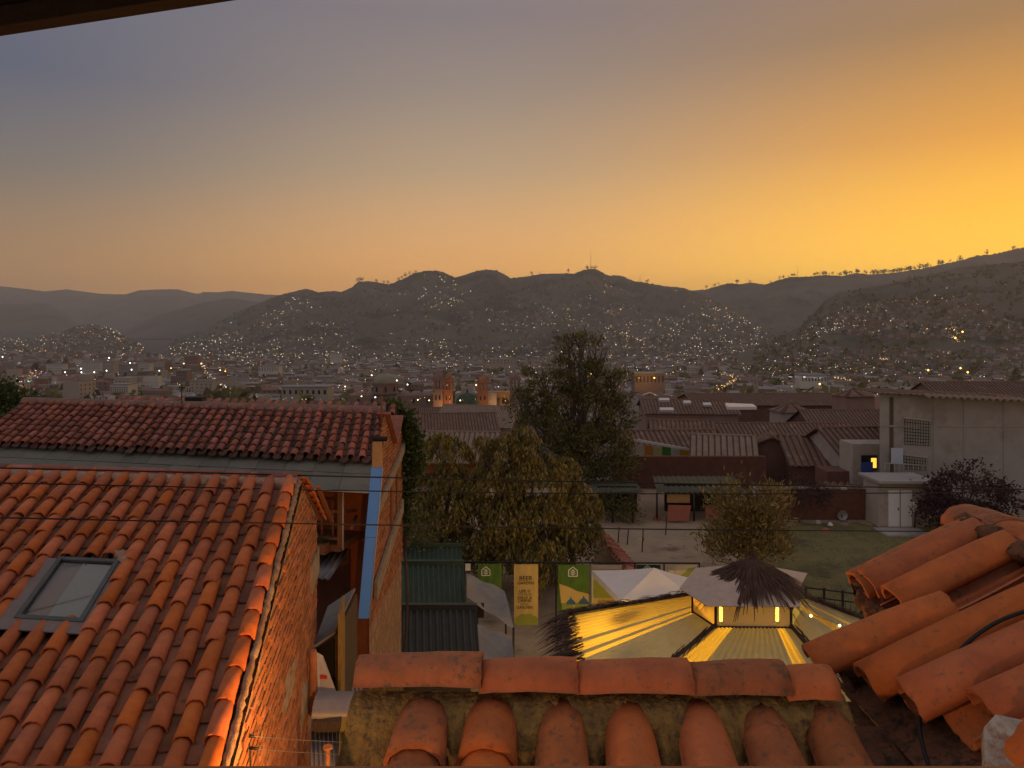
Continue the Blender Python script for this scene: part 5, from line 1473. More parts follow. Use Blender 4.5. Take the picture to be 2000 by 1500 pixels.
# open sheds
def open_shed(px0, px1, yt, yb, Dt, Db, label, props):
    root = empty('open_shed', Vector((at((px0 + px1) / 2, Db), Db, 0)), label, 'shed', 'open sheds behind the yard')
    a, b, c, d = W(px0, yt, Dt), W(px1, yt, Dt), W(px1 - 4, yb, Db), W(px0 + 8, yb, Db)
    MB().wave(a, b - a, d - a, 16, .03).build('roof', mat('mossy_sheet', (.10, .105, .065), (.07, .07, .05), scale=1.5, rough=.9), root)
    for p in (c, d, (c + d) / 2): MB().tube([(p.x, p.y, 0), p], .06, 5).build('post', m_pole, root)
    MB().box(((a.x + b.x) / 2, Db + 1.6, 1.0), ((b - a).length - .5, .15, 2.0 if a.z > 2.2 else a.z - .15)).build('back_wall', m_cable, root)  # set forward in black; the shade of the interior is put into its colour
    return root
s1 = open_shed(1275, 1432, 930, 962, 48.0, 44.0, 'open shed with mossy sheet roof in the middle of the yard side', 0)
s2 = open_shed(1150, 1240, 938, 962, 47.5, 43.6, 'open shed half hidden under the tall tree', 0)
m_pinkcloth = mat('faded_red_cloth', (.32, .11, .075), (.26, .09, .06), scale=2, rough=.9)
tag(MB().slab([W(1305, 986, 43.7), W(1350, 987, 43.7), W(1345, 1018, 43.5), W(1303, 1017, 43.5)][::-1], .04).build('hanging_cloth', m_pinkcloth), 'faded red cloth hung across the open shed front', 'cloth')
tag(MB().slab([W(1378, 987, 43.8), W(1405, 987, 43.8), W(1405, 1014, 43.7), W(1378, 1014, 43.7)][::-1], .04).build('hanging_cloth', m_pinkcloth), 'dark pink cloth behind the young tree at the shed', 'cloth')
tag(MB().box(W(1325, 973, 44.3), (1.3, .1, .5)).build('shed_board', m_buff), 'pale board under the roof of the open shed', 'board')
# satellite dish and scattered scrap on the grass
dish = empty('satellite_dish', W(1645, 1016, 43.9), 'round satellite dish leaning on the brown yard wall', 'dish')
dm = MB(); c = W(1645, 1006, 43.9); seg = 16; vs = [c + Vector((0, .06, 0))]
for r_, dy in ((.15, .04), (.30, -.04)):
    for k in range(seg):
        t = 6.283 * k / seg; vs.append(c + Vector((r_ * math.cos(t), dy, r_ * math.sin(t))))
dm.add(vs, [(0, 1 + k, 1 + (k + 1) % seg) for k in range(seg)] + [(1 + k, 1 + seg + k, 1 + seg + (k + 1) % seg, 1 + (k + 1) % seg) for k in range(seg)], 0, True)
dm.build('reflector', m_zinc, dish); MB().tube([c, (c.x, c.y + .1, 0)], .03, 5).build('stand', m_cable, dish)
for i, (px, py, w, h, mt, lab) in enumerate([(1612, 1034, .55, .22, m_pinkcloth, 'small reddish heap on the lawn by the wall'), (1622, 1022, .35, .18, m_pale, 'small white sack on the lawn by the wall'), (1566, 1000, .5, .5, m_zinc, 'grey tub standing before the brown wall'), (1598, 1018, .4, .2, m_lime, 'pale scrap piece on the lawn'), (1283, 1012, .5, .4, m_pinkcloth, 'red bucket beside the open shed')]):
    D = F * CAM_H / (py - HORIZON + 4); c = Vector((at(px, D), D, h / 2))
    n = 10; vs = [c + Vector((0, 0, h / 2))]; rl = random.Random(i)
    for z_, f_ in ((.2, .7), (-.5, 1.0)):
        for k in range(n):
            t = 6.283 * k / n; q = f_ * rl.uniform(.7, 1.1) * w / 2; vs.append(c + Vector((q * math.cos(t), q * math.sin(t), z_ * h)))
    tag(MB().add(vs, [(0, 1 + k, 1 + (k + 1) % n) for k in range(n)] + [(1 + k, 1 + n + k, 1 + n + (k + 1) % n, 1 + (k + 1) % n) for k in range(n)], 0, True).build('yard_scrap', mt), lab, 'scrap', 'odd things lying on the lawn')

# ------------------------------------------------------------------ grey concrete building on the right
m_grey = mat('grey_render', (.36, .345, .33), (.29, .278, .265), scale=.9, rough=.95, c3=(.27, .245, .225), s3=.5, t3=.56, detail=10, bump=.2)
covG = barrel_set('eave_tile', m_mroof2, 3, .38, .145, .175, .085, 6, .003, 1)
cb = empty('concrete_building', (at(1880, 47), 47, 0), 'grey concrete building with tile eave and block grille, right edge', 'building')
D = 46.0
x0, x1 = at(1718, D), at(2100, D)
zt0, zt1 = zz(766, D), zz(784, D)
m_ = MB()
m_.poly([(x0, D, 0), (x1, D + .0, 0), (x1, D, zt1), (x0, D, zt0)])
xb_ = at(1720, D + 9)
m_.poly([(xb_, D + 9, 0), (x0, D, 0), (x0, D, zt0), (xb_, D + 9, zt0 - .3)])
m_.build('walls', m_grey, cb)
for px in (1741, 1823, 1882, 1960): MB().box((at(px, D), D - .015, (zt0 - .3) / 2), (.05 if px != 1741 else .22, .05, zt0 - .3)).build('pilaster', m_grey if px != 1741 else m_board, cb)
MB().box(((x0 + x1) / 2, D - .02, zz(832, D)), (x1 - x0 - .1, .05, .10)).build('joint_band', m_grey, cb)
rf = MB(); tile_plane(rf, Vector((x0 - .3, D + 3, zt0 + .02)), Vector((x1, D + 3, zt1 + .02)), Vector((x1, D - .5, zt1 - .12)), Vector((x0 - .3, D - .5, zt0 - .05)), .34, .07)
rf.build('roof', [m_mroof, m_mpan_shade], cb)
for i in range(22):
    p = Vector((lerp(at(1800, D), x1, i / 22), D - .52, lerp(zz(771, D), zt1, i / 22) + .02))
    Yd = Vector((0, -1, -.2)).normalized(); Z = Vector((0, -.2, 1)); Z = (Z - Yd * Z.dot(Yd)).normalized()
    place('eave_tile', covG[i % 3], cb, frame(p, Yd.cross(Z), Yd, Z) @ Matrix.Scale(1.7, 4))
def grille(px0, px1, y0, y1, nx_, ny_):
    g = empty
    back = MB().slab([W(px0, y0, D - .03), W(px1, y0 + 6, D - .03), W(px1, y1 + 3, D - .03), W(px0, y1, D - .03)][::-1], .05).build('block_grille', m_wincl, cb)
    gl = mat('glass_block', (.28, .28, .25), (.22, .22, .2), scale=3, rough=.5)
    for i in range(nx_):
        for j in range(ny_):
            u, v = (i + .5) / nx_, (j + .5) / ny_
            px = lerp(px0, px1, u); py = lerp(lerp(y0, y0 + 6, u), lerp(y1, y1 + 3, u), v)
            MB().box(W(px, py, D - .06), ((px1 - px0) / nx_ / F * D - .05, .08, (y1 - y0) / ny_ / F * D - .05)).build('glass_block', gl, back)
    MB().slab([W(px0 - 2, y0 - 4, D - .1), W(px1, y0 + 2, D - .1), W(px1, y0 + 5, D - .1), W(px0 - 2, y0 - 1, D - .1)][::-1], .08).build('lintel', m_lime, back)
grille(1767, 1818, 818, 868, 10, 8)
grille(1765, 1812, 890, 916, 9, 4)
# pale service rooms at its foot
sv = empty('service_building', (at(1745, 43), 43, 0), 'low pale service building with two white metal doors', 'building')
MB().box((at(1750, 43.5), 43.6, 1.25), (2.75, 1.8, 2.5)).build('walls', m_lime, sv)
MB().box((at(1750, 43.5), 43.4, 2.56), (3.2, 2.6, .14)).build('roof_slab', m_grey, sv)
m_door = mat('white_metal_door', (.78, .78, .82), (.72, .72, .76), scale=3, rough=.5)
for i in range(2):
    dr = MB().box((at(1747 + 24 * i, 42.6), 42.66, 1.03), (.60, .05, 2.02)).build('door', m_door, sv)
    MB().box((at(1747 + 24 * i, 42.6) + .22, 42.62, 1.0), (.04, .05, .14)).build('handle', m_cable, dr)
tag(MB().box((at(1770, 41), 41.4, .05), (2.4, 1.6, .10)).build('concrete_step', m_grey), 'low concrete slab before the white metal doors', 'slab')
lit = empty('pale_annex', W(1720, 950, 49), 'pale annex with a lit yellow window beside the grey building', 'house')
MB().box((at(1698, 50), 50.5, 1.6), (2.6, 2.0, 3.9)).build('walls', m_lime, lit)
wn_ = MB().box((at(1698, 49.4), 49.42, zz(904, 49.4)), (1.0, .08, .95)).build('window', m_wincl, lit)
MB().box((at(1706, 49.4), 49.36, zz(904, 49.4)), (.32, .05, .62)).build('lit_pane', emit('yellow_window', (1.0, .55, .06), 1.4), wn_)
MB().box((at(1694, 49.3), 49.3, zz(913, 49.3)), (.7, .06, .7)).build('blue_door', mat('blue_door', (.04, .08, .35), rough=.6), lit)
bal = empty('metal_balcony', W(1765, 925, 45), 'grey metal balcony rail on the concrete building', 'railing')
for h in (0, .75): MB().tube([W(1728, 930, 44.8) + Vector((0, 0, h)), W(1812, 934, 44.8) + Vector((0, 0, h))], .03, 5).build('rail', m_grey, bal)
for i in range(10): MB().tube([W(1728 + 9.3 * i, 930 + .44 * i, 44.8), W(1728 + 9.3 * i, 930 + .44 * i, 44.8) + Vector((0, 0, .75))], .018, 4).build('bar', m_grey, bal)
MB().box(W(1752, 890, 45.4), (.7, .05, .9)).build('blue_sheet', mat('pale_blue_sheet', (.40, .47, .58), rough=.5), bal)
lamp_post = empty('utility_meter', W(1788, 990, 42.0), 'small grey meter box on a post by the service building', 'meter')
MB().box(W(1788, 990, 42.0), (.25, .15, .5)).build('box', m_pale, lamp_post); MB().tube([(W(1788, 990, 42).x, 42.1, 0), W(1788, 1000, 42.1)], .04, 5).build('post', m_cable, lamp_post)
# orange lit building behind the concrete roof
ob = empty('orange_lit_building', W(1950, 770, 150), 'lamp-lit orange building with dark windows behind the concrete roof', 'building')
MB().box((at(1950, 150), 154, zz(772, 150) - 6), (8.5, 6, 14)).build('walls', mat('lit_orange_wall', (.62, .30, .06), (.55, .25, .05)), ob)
for i in range(4): MB().box((at(1926 + 16 * i, 150), 150.95, zz(769, 150)), (.9, .1, .5)).build('window', m_wincl, ob)

# ------------------------------------------------------------------ overhead cables
for i, (pts, r, lab) in enumerate([
    ([(-40, 913, 8.9), (320, 921, 9.2), (640, 930, 9.6), (1000, 938, 10.2), (1400, 946, 11), (1750, 952, 12), (2100, 957, 13)], .010, 'topmost black cable crossing the whole view'),
    ([(-40, 942, 8.6), (320, 950, 8.9), (640, 958, 9.4), (1000, 963, 10), (1400, 965, 11), (1750, 963, 12), (2100, 960, 13)], .008, 'second black cable crossing the whole view'),
    ([(-40, 1010, 7.6), (320, 1018, 7.9), (620, 1023, 8.3), (1000, 1030, 9), (1400, 1035, 10), (1700, 1037, 11), (2100, 1040, 12)], .008, 'lowest black cable crossing in front of the near tiled roof')]):
    p = [W(*q) for q in pts]; pp = []
    for k in range(len(p) - 1): pp += line(p[k], p[k + 1], 6)[:-1]
    pp.append(p[-1])
    for _ in range(6): pp = [pp[0]] + [(pp[k - 1] + pp[k] * 2 + pp[k + 1]) / 4 for k in range(1, len(pp) - 1)] + [pp[-1]]
    tag(MB().tube(pp, r, 5).build('overhead_cable', m_cable), lab, 'cable', 'overhead cables')
# ------------------------------------------------------------------ churches
m_stone = mat('dark_church_stone', (.26, .17, .14), (.19, .125, .10), scale=.3, rough=.95)
m_dome = mat('weathered_dome', (.30, .27, .19), (.22, .20, .15), scale=.3, rough=.9)
m_greendome = mat('green_dome_tiles', (.045, .075, .045), (.03, .055, .035), scale=.4, rough=.7)
m_towerstone = mat('red_tower_stone', (.36, .16, .08), (.26, .11, .06), scale=.4, rough=.9)
def cx_(px, D): return (px - 1000) / F * D
CD = 420.0; k = CD / F
cath = empty('cathedral', (cx_(770, CD), CD, -36), 'domed stone church with a pair of bell towers in the valley', 'church')
MB().box((cx_(762, CD), CD + 8, (zz(772, CD) - 38) / 2), (165 * k, 16, zz(772, CD) + 38)).build('nave', m_stone, cath)
for i in range(7):
    c = Vector((cx_(700 + 22 * i, CD), CD + 7, zz(773, CD)))
    MB().lathe(c, [(3.6, 0), (3.2, 1.0), (1.8, 1.9), (0, 2.2)], 12).build('vault', mat('pinkish_vault', (.30, .19, .16), (.25, .15, .13)) if i == 0 else bpy.data.materials['pinkish_vault'], cath)
for i in range(6): MB().box((cx_(700 + 27 * i, CD), CD - .1, zz(783, CD)), (1.0, .3, 2.2)).build('window', m_wincl, cath)
dc = Vector((cx_(750, CD), CD + 4, 0))
dr = MB().lathe(dc, [(6.6, zz(770, CD)), (6.6, zz(751, CD)), (7.2, zz(751, CD)), (7.2, zz(747, CD)), (6.3, zz(746.5, CD))], 20, smooth=False).build('drum', m_stone, cath)
dz = zz(747, CD); dh = (747 - 729) * k
MB().lathe(dc, [(6.3 * math.cos(t), dz + dh * math.sin(t)) for t in [i * math.pi / 20 for i in range(10)]] + [(.9, dz + dh), (.9, dz + dh + 1.6), (0, dz + dh + 2.6)], 20).build('dome', m_dome, cath)
for i in range(8):
    t = i * math.pi / 4 + .2; MB().box(dc + Vector((6.6 * math.cos(t), 6.6 * math.sin(t), zz(760, CD))), (.9, .9, 2.6), rz=t).build('drum_window', m_wincl, cath)
def bell_tower(parent, px, D, wpx, ytop, ybase, mt):
    k_ = D / F; w = wpx * k_; x = cx_(px, D); zt, zb = zz(ytop, D), zz(ybase, D) - 6
    H_ = zt - zb
    t = MB().box((x, D, zb + H_ * .30), (w, w, H_ * .60))
    t.box((x, D, zb + H_ * .61), (w * 1.14, w * 1.14, H_ * .03))
    for sx in (-1, 1):
        for sy in (-1, 1): t.box((x + sx * w * .36, D + sy * w * .36, zb + H_ * .70), (w * .26, w * .26, H_ * .16))
    t.box((x, D, zb + H_ * .70), (w * .22, w * .9, H_ * .155)); t.box((x, D, zb + H_ * .80), (w * 1.12, w * 1.12, H_ * .03))
    t.lathe((x, D, zb + H_ * .815), [(w * .45, 0), (w * .42, H_ * .05), (w * .28, H_ * .10), (w * .10, H_ * .125), (w * .09, H_ * .16), (0, H_ * .185)], 12)
    for sx in (-1, 1):
        for sy in (-1, 1): t.lathe((x + sx * w * .46, D + sy * w * .46, zb + H_ * .815), [(w * .09, 0), (w * .07, H_ * .03), (0, H_ * .06)], 6)
    tw = t.build('bell_tower', mt, parent)
    for sx in (-.2, .2): MB().box((x + sx * w, D - w * .5, zb + H_ * .45), (w * .14, .3, H_ * .09)).build('opening', m_wincl, tw)
    return tw
bell_tower(cath, 856, CD - 8, 18, 722, 798, m_stone)
bell_tower(cath, 876, CD - 3, 17, 724, 798, m_towerstone)
MB().box((cx_(866, CD), CD - 2, zz(780, CD)), (12 * k, 5, 16)).build('facade', m_towerstone, cath)
ch2 = empty('second_church', (cx_(925, 440), 440, -37), 'floodlit orange church tower beside a dark green dome', 'church')
bell_tower(ch2, 943, 440, 20, 729, 795, m_towerstone)
MB().box((cx_(930, 450), 452, zz(790, 450) - 3), (24, 16, 20)).build('nave', m_lime, ch2)
gc = Vector((cx_(912, 430), 432, 0)); gzb = zz(786, 430)
MB().lathe(gc, [(6.6, gzb - 6), (6.6, gzb)] + [(6.2 * math.cos(t), gzb + 5.2 * math.sin(t)) for t in [i * math.pi / 18 for i in range(9)]] + [(.7, gzb + 5.3), (.5, gzb + 7), (0, gzb + 7.6)], 18).build('green_dome', m_greendome, ch2)
MB().poly([(cx_(890, 445), 445, zz(785, 445)), (cx_(935, 445), 445, zz(785, 445)), (cx_(932, 445), 445, zz(770, 445)), (cx_(912, 445), 445, zz(757, 445)), (cx_(890, 445), 445, zz(772, 445))]).poly([(cx_(935, 445), 446, zz(785, 445)), (cx_(890, 445), 446, zz(785, 445)), (cx_(912, 445), 446, zz(757, 445))]).build('white_gable', m_lime, ch2)
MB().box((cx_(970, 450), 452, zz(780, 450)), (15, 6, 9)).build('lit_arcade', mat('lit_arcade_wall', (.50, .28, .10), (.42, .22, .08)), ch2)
for i in range(4): MB().box((cx_(956 + 9 * i, 450), 448.9, zz(782, 450)), (1.3, .3, 3.4)).build('arch_opening', m_wincl, ch2)
ch3 = empty('third_church', (cx_(1008, 430), 430, -37), 'dark church tower half hidden by the tall tree', 'church')
bell_tower(ch3, 1006, 430, 20, 722, 795, m_stone)

# ------------------------------------------------------------------ the city
cwalls = [mat('city_wall_' + n, c, tuple(v * .8 for v in c), scale=.05, rough=.95) for n, c in (('adobe', (.24, .165, .13)), ('cream', (.40, .34, .28)), ('grey', (.28, .26, .25)), ('white', (.58, .55, .50)), ('brick', (.26, .14, .105)))]
croofs = [mat('city_roof_' + n, c, tuple(v * .75 for v in c), scale=.2, rough=.95) for n, c in (('tile', (.19, .12, .098)), ('dull', (.21, .165, .145)), ('grey', (.30, .285, .28)), ('red', (.25, .125, .095)))]
MATS = cwalls + croofs + [m_wincl]
def house_mesh(mb, cx, cy, zb, l, w, h, rh, ang, wi, ri, flat=False, win=True):
    c, s = math.cos(ang), math.sin(ang)
    P = lambda x, y, z: (cx + x * c - y * s, cy + x * s + y * c, zb + z)
    L, Wd = l / 2, w / 2; ri += 5
    q = [P(-L, -Wd, -4), P(L, -Wd, -4), P(L, Wd, -4), P(-L, Wd, -4), P(-L, -Wd, h), P(L, -Wd, h), P(L, Wd, h), P(-L, Wd, h)]
    mb.add(q, [(0, 1, 5, 4), (1, 2, 6, 5), (2, 3, 7, 6), (3, 0, 4, 7)], wi)
    if flat:
        mb.add(q[4:], [(0, 1, 2, 3)], ri)
    else:
        o = .5
        e = [P(-L - o, -Wd - o, h - .2), P(L + o, -Wd - o, h - .2), P(L + o, Wd + o, h - .2), P(-L - o, Wd + o, h - .2), P(-L - o, 0, h + rh), P(L + o, 0, h + rh)]
        mb.add(e, [(0, 1, 5, 4), (2, 3, 4, 5)], ri); mb.add(e, [(1, 2, 5), (3, 0, 4)], wi)
    if win:
        nwin = max(1, int(l / 3.5))
        for f in range(max(1, int(h / 3))):
            for k_ in range(nwin):
                x = -L + l * (k_ + .5) / nwin; z = 1.6 + 2.9 * f
                if z + .6 > h: continue
                mb.add([P(x - .5, -Wd - .03, z - .6), P(x + .5, -Wd - .03, z - .6), P(x + .5, -Wd - .03, z + .6), P(x - .5, -Wd - .03, z + .6)], [(0, 1, 2, 3)], 9)
    return mb
rr = random.Random(101)
taken = []
def blocked(px, D, py_top):
    # keep clear of the churches and of the nearer houses
    if 380 < D < 470 and 680 < px < 1030: return True
    return False
spots = []
D = 132.0
while D < 520:
    step = 15 + D * .012
    n = int(1.36 * D / 17)
    for i in range(n):
        px = -60 + 2120 * (i + rr.uniform(.1, .9)) / n
        d = D + rr.uniform(0, step * .6)
        if not blocked(px, d, 0): spots.append((px, d))
    D += step
def visible(px, D, h):
    py = HORIZON + (CAM_H - (gz(D) + h)) / D * F
    if px < 60 or px > 2010: return py < 770 if px < 770 else True
    if px < 780: return py < 775
    if 1000 < px < 1235: return rr.random() < .5
    if px > 1715: return py < 768
    return True
spots = [s for s in spots if visible(s[0], s[1], 7)]
spots.sort(key=lambda s: s[1])
near_s, far_s = spots[:290], spots[290:]
protos = []; pdesc = []
for i in range(12):
    flat = i % 4 == 3
    pl, pw_, ph = rr.uniform(11, 19), rr.uniform(8, 11), rr.choice([3.6, 5.6, 6.2]); wi, ri = rr.choice([0, 0, 1, 1, 2, 3]), (rr.choice([0, 0, 0, 1, 3]) if not flat else rr.choice([1, 2]))
    m_ = MB(); house_mesh(m_, 0, 0, 0, pl, pw_, ph, rr.uniform(1.8, 2.8), 0, wi, ri, flat)
    pdesc.append(('long ' if pl > 15.5 else 'small ') + ('low ' if ph < 5 else 'two-storey ') + ['brown', 'cream', 'grey', 'white', 'brick'][wi] + ' house with ' + ('flat ' if flat else 'gabled ') + ['dark', 'dull', 'grey', 'red'][ri] + ' roof')
    protos.append(m_.mesh('town_house', MATS))
for i, (px, D) in enumerate(near_s):
    low_ = 690 < px < 1015
    pi_ = rr.randrange(len(protos))
    o = place('town_house', protos[pi_], None, Matrix.Translation((at(px, D), D, gz(D) - (2 if low_ else 0))) @ Matrix.Diagonal((1, 1, .55 if low_ else 1, 1)) @ Matrix.Rotation(rr.choice([0, .1, -.12, .25, math.pi / 2 + .1, math.pi / 2 - .15, -.3]), 4, 'Z'))
    zone = 'left of the dome' if px < 730 else ('by the churches' if px < 1060 else ('near the tall tree' if px < 1330 else ('above the adobe roofs' if px < 1700 else 'behind the concrete building')))
    row = 'near' if D < 190 else ('mid' if D < 300 else 'far')
    tag(o, pdesc[pi_] + ', ' + row + ' rows ' + zone, 'house', 'town houses ' + zone)
city = MB(); lights = []
for px, D in far_s:
    house_mesh(city, at(px, D), D, gz(D), rr.uniform(9, 18), rr.uniform(8, 11), rr.choice([3.6, 5.6, 6.2, 8.5]), rr.uniform(1.5, 2.5), rr.choice([0, .1, -.2, 1.4, 1.7]), rr.choice([0, 0, 1, 1, 2, 3]), rr.choice([0, 0, 1, 3, 2]), rr.random() < .3, D < 700)
D = 520.0
while D < 2700:
    step = 17 + D * .006; n = int(1.36 * D / (19 + D * .002))
    for i in range(n):
        if rr.random() < .22: continue
        px = -60 + 2120 * (i + rr.uniform(0, 1)) / n
        if D > 1150 and px > 1440 + (D - 1150) * .0: continue
        if D > 2300 and 270 < px < 1600: continue
        d = D + rr.uniform(0, step * .7)
        h = rr.choice([3.2, 5.5, 6, 6, 8.5, 9]) * (1.5 if rr.random() < .07 else 1)
        if px < 420 and rr.random() < .12: h = rr.uniform(10, 20)
        house_mesh(city, at(px, d), d, gz(d), rr.uniform(9, 22), rr.uniform(8, 13), h, rr.uniform(1.4, 2.4), rr.choice([0, .1, -.2, 1.4, 1.7, .4]), rr.choice([0, 0, 1, 1, 2, 3, 4]), rr.choice([0, 1, 1, 3, 2, 2]), rr.random() < .55, d < 800)
    D += step
def hill_pt(name, px, t): return HILLS[name][0](px, t)
def sprinkle(name, n, px0, px1, tmax, power, s0, s1, dens=None):
    for _ in range(n):
        px = rr.uniform(px0, px1); t = rr.random() ** power * tmax
        p = hill_pt(name, px, t)
        q = mnoise.noise(Vector((p.x / 380, p.y / 600, 4.4)))
        if q < -.12 and t > .18: continue
        house_mesh(city, p.x, p.y, p.z, rr.uniform(s0, s1), rr.uniform(s0 * .8, s1 * .7), rr.choice([3, 3, 5.5, 6]), 1.3, rr.uniform(-.6, .6), rr.choice([0, 0, 1, 2, 2, 4]), rr.choice([1, 2, 0, 0]), rr.random() < .7, False)
sprinkle('main_ridge', 5200, 330, 1560, .72, 1.1, 7, 14)
sprinkle('right_hillside', 3000, 1470, 2080, .62, 1.15, 5, 10)
sprinkle('left_town_hill', 800, -40, 280, .95, .9, 9, 16)
sprinkle('back_ridge', 150, 1400, 1700, .35, 1.0, 9, 15)
tag(city.build('distant_city', MATS, origin=(0, 0, 0)), 'mass of small houses filling the valley and climbing the far hills', 'city', kind='stuff')

# scrub and garden trees scattered through the town
gt = MB(); rt = random.Random(91)
def clump(p, h, w):
    for i in range(9):
        u = rvec(rt); leaf(gt, p + Vector((u.x * w, u.y * w, h * .5 + u.z * h * .45)), rvec(rt), w * 1.5, w * .55, rt)
for _ in range(900):
    D = rt.uniform(450, 2500); px = rt.uniform(-20, 2020)
    clump(Vector((at(px, D), D, gz(D) + 1)), rt.uniform(6, 13), rt.uniform(3, 6))
for nm, n_, x0_, x1_, tm in (('main_ridge', 1500, 330, 1560, .95), ('right_hillside', 650, 1470, 2080, .95), ('left_town_hill', 200, -40, 280, .95)):
    for _ in range(n_):
        px = rt.uniform(x0_, x1_); t = rt.random() * tm; p = hill_pt(nm, px, t)
        clump(p, rt.uniform(5, 12), rt.uniform(3, 7))
tag(gt.build('town_greenery', m_tall, origin=(0, 0, 0)), 'dark scrub and garden trees scattered among the far houses', 'greenery', kind='stuff')

# big pale blocks and special buildings on the valley floor
def block(px0, px1, y0, y1, D, wi, label, name='city_block', nw=8, nf=3, lit=0):
    x0, x1 = at(px0, D), at(px1, D); z0, z1 = zz(y1, D) - 8, zz(y0, D)
    root = empty(name, ((x0 + x1) / 2, D, z0), label, 'building', 'larger blocks in the valley')
    MB().box(((x0 + x1) / 2, D + 8, (z0 + z1) / 2), (x1 - x0, 16, z1 - z0)).build('walls', cwalls[wi], root)
    MB().box(((x0 + x1) / 2, D + 8, z1 + .4), (x1 - x0 + .8, 16.8, .7)).build('parapet', cwalls[2], root)
    for f in range(nf):
        for i in range(nw):
            MB().box((lerp(x0, x1, (i + .5) / nw), D - .05, z1 - 2.2 - f * (z1 - z0 - 8) / nf * .9), ((x1 - x0) / nw * .38, .2, 1.1)).build('window', m_wincl, root)
    return root
block(88, 122, 712, 728, 1250, 3, 'pale low block at the far left of the floodlit yard')
block(160, 196, 708, 722, 1300, 3, 'pale block behind the floodlights, left')
block(200, 222, 706, 727, 1250, 1, 'square pale green block beside the floodlights')
block(232, 260, 712, 732, 1150, 2, 'grey block right of the floodlights')
block(268, 292, 710, 722, 1300, 3, 'whitish house block right of the floodlit yard')
block(270, 290, 726, 746, 900, 0, 'brown block of flats below the floodlights')
block(344, 365, 724, 744, 950, 0, 'brown block beside the lit avenue')
block(360, 386, 695, 712, 1500, 4, 'red brick block above the lit avenue')
block(215, 250, 752, 765, 620, 3, 'pale block with turquoise light above the long roof')
block(1565, 1615, 733, 742, 700, 3, 'long pale market hall with bluish light')
block(1240, 1298, 730, 744, 560, 0, 'lamp-lit long building right of the tall tree')
block(1742, 1758, 618, 632, 1900, 3, 'small white block on the right hillside', nw=3, nf=2)
block(1970, 2010, 588, 600, 2000, 1, 'long pale building high on the right hillside', nw=6, nf=2)
block(955, 1010, 702, 712, 1500, 1, 'pale block in the middle of the valley')
block(645, 665, 690, 702, 1700, 3, 'white block at the foot of the main ridge', nw=4, nf=2)
block(505, 545, 716, 724, 1150, 3, 'long white hall in the valley left of the dome')
block(550, 640, 757, 765, 520, 1, 'long low whitewashed building near the church dome')
# dark trees among the houses
def far_tree(px, py, D, h, w, label):
    p = W(px, py, D); root = empty('city_tree', (p.x, D, p.z), label, 'tree', 'dark trees among the houses')
    cr = MB(); rl = random.Random(int(px))
    for i in range(420):
        v = rvec(rl); u = v.normalized() * v.length ** .5
        tp_ = .5 + .5 * u.z; wv = w * (1.25 - tp_) * (.8 + .3 * mnoise.noise(Vector((px, tp_ * 4, 0)))); c = Vector((p.x + u.x * wv, D + u.y * wv, p.z + h * .5 + u.z * h * .5)); s = w * rl.uniform(.10, .22)
        leaf(cr, c, rvec(rl), s * 2, s * .6, rl)
    cr.build('crown', m_tall, root); MB().tube([(p.x, D, p.z - 3), (p.x, D, p.z + h * .6)], w * .07, 5, r2=w * .03).build('trunk', m_bark, root)
for px, D, h, w, lab in [(70, 1400, 20, 12, 'leftmost dark tree in the clump before the left town'), (95, 1500, 22, 13, 'middle dark tree in the clump before the left town'), (128, 1550, 26, 9, 'pointed dark tree right in the clump before the left town'), (170, 1500, 18, 10, 'dark tree above the floodlit yard'),
    (150, 640, 11, 4, 'narrow dark tree just above the long tiled roof'), (255, 1600, 18, 11, 'dark tree behind the grey block left of the avenue'), (775, 1500, 14, 9, 'dark tree far behind the church dome'), (1370, 1150, 18, 7, 'dark tree right of the tall tree before the main ridge'), (1252, 950, 15, 6, 'dark tree above the lamp-lit long building'),
    (1866, 930, 17, 7, 'dark tree under the amber street on the right hillside'), (1984, 1000, 26, 9, 'large dark tree at the right edge of the valley'), (1487, 560, 8, 4, 'small dark tree left of the market hall'), (1160, 1050, 14, 6, 'dark tree peeping behind the tall tree'), (1480, 1300, 14, 9, 'dark tree at the foot of the right hillside')]:
    far_tree(px, HORIZON + (CAM_H - gz(D)) / D * F, D, h, w, lab)

# trees and masts on the skyline
sk = MB(); rl = random.Random(55)
def crest_trees(name, prof, D, xs):
    for px in xs:
        p = W(px, interp(sorted(prof), px), D); h = rl.uniform(12, 30) * D / 5000; w = h * rl.uniform(.3, .5)
        for i in range(26):
            u = rvec(rl); leaf(sk, p + Vector((u.x * w, u.y * w, h * .65 + u.z * h * .42)), rvec(rl), w * .8, w * .28, rl)
        sk.tube([p - Vector((0, 0, 6)), p + Vector((0, 0, h * .7))], w * .08, 4)
crest_trees('b', P_BACK, 5190, [rl.uniform(1580, 1890) for _ in range(60)] + [rl.uniform(1700, 1810) for _ in range(30)] + [1380, 1396, 1404, 1440, 1463, 1466, 1505, 1522, 1530, 1540, 1548, 1552, 1590, 1600, 1928, 1981, 1978])
crest_trees('m', P_MAIN, 4290, [1148, 1156, 1164, 1146, 1160, 1054, 792, 800, 806, 812, 785, 778, 703, 707, 699, 1038, 1110, 1264, 735, 750, 758])
tag(sk.build('ridge_trees', m_tall, origin=(0, 0, 0)), 'tiny trees lining the hill crests', 'trees', kind='stuff')
for i, (px, y0, y1, D) in enumerate([(1154, 526, 487, 4290), (1250, 551, 536, 4290), (1558, 541, 519, 5190)]):
    a, b = W(px, y0 + 3, D), W(px, y1, D)
    tag(MB().tube([a, b], 1.6, 4, r2=.8).build('radio_mast', m_zinc), ['tallest radio mast on the central summit', 'short radio mast on the central ridge right of the summit', 'thin radio mast on the right-hand ridge'][i], 'mast', 'radio masts on the ridges')

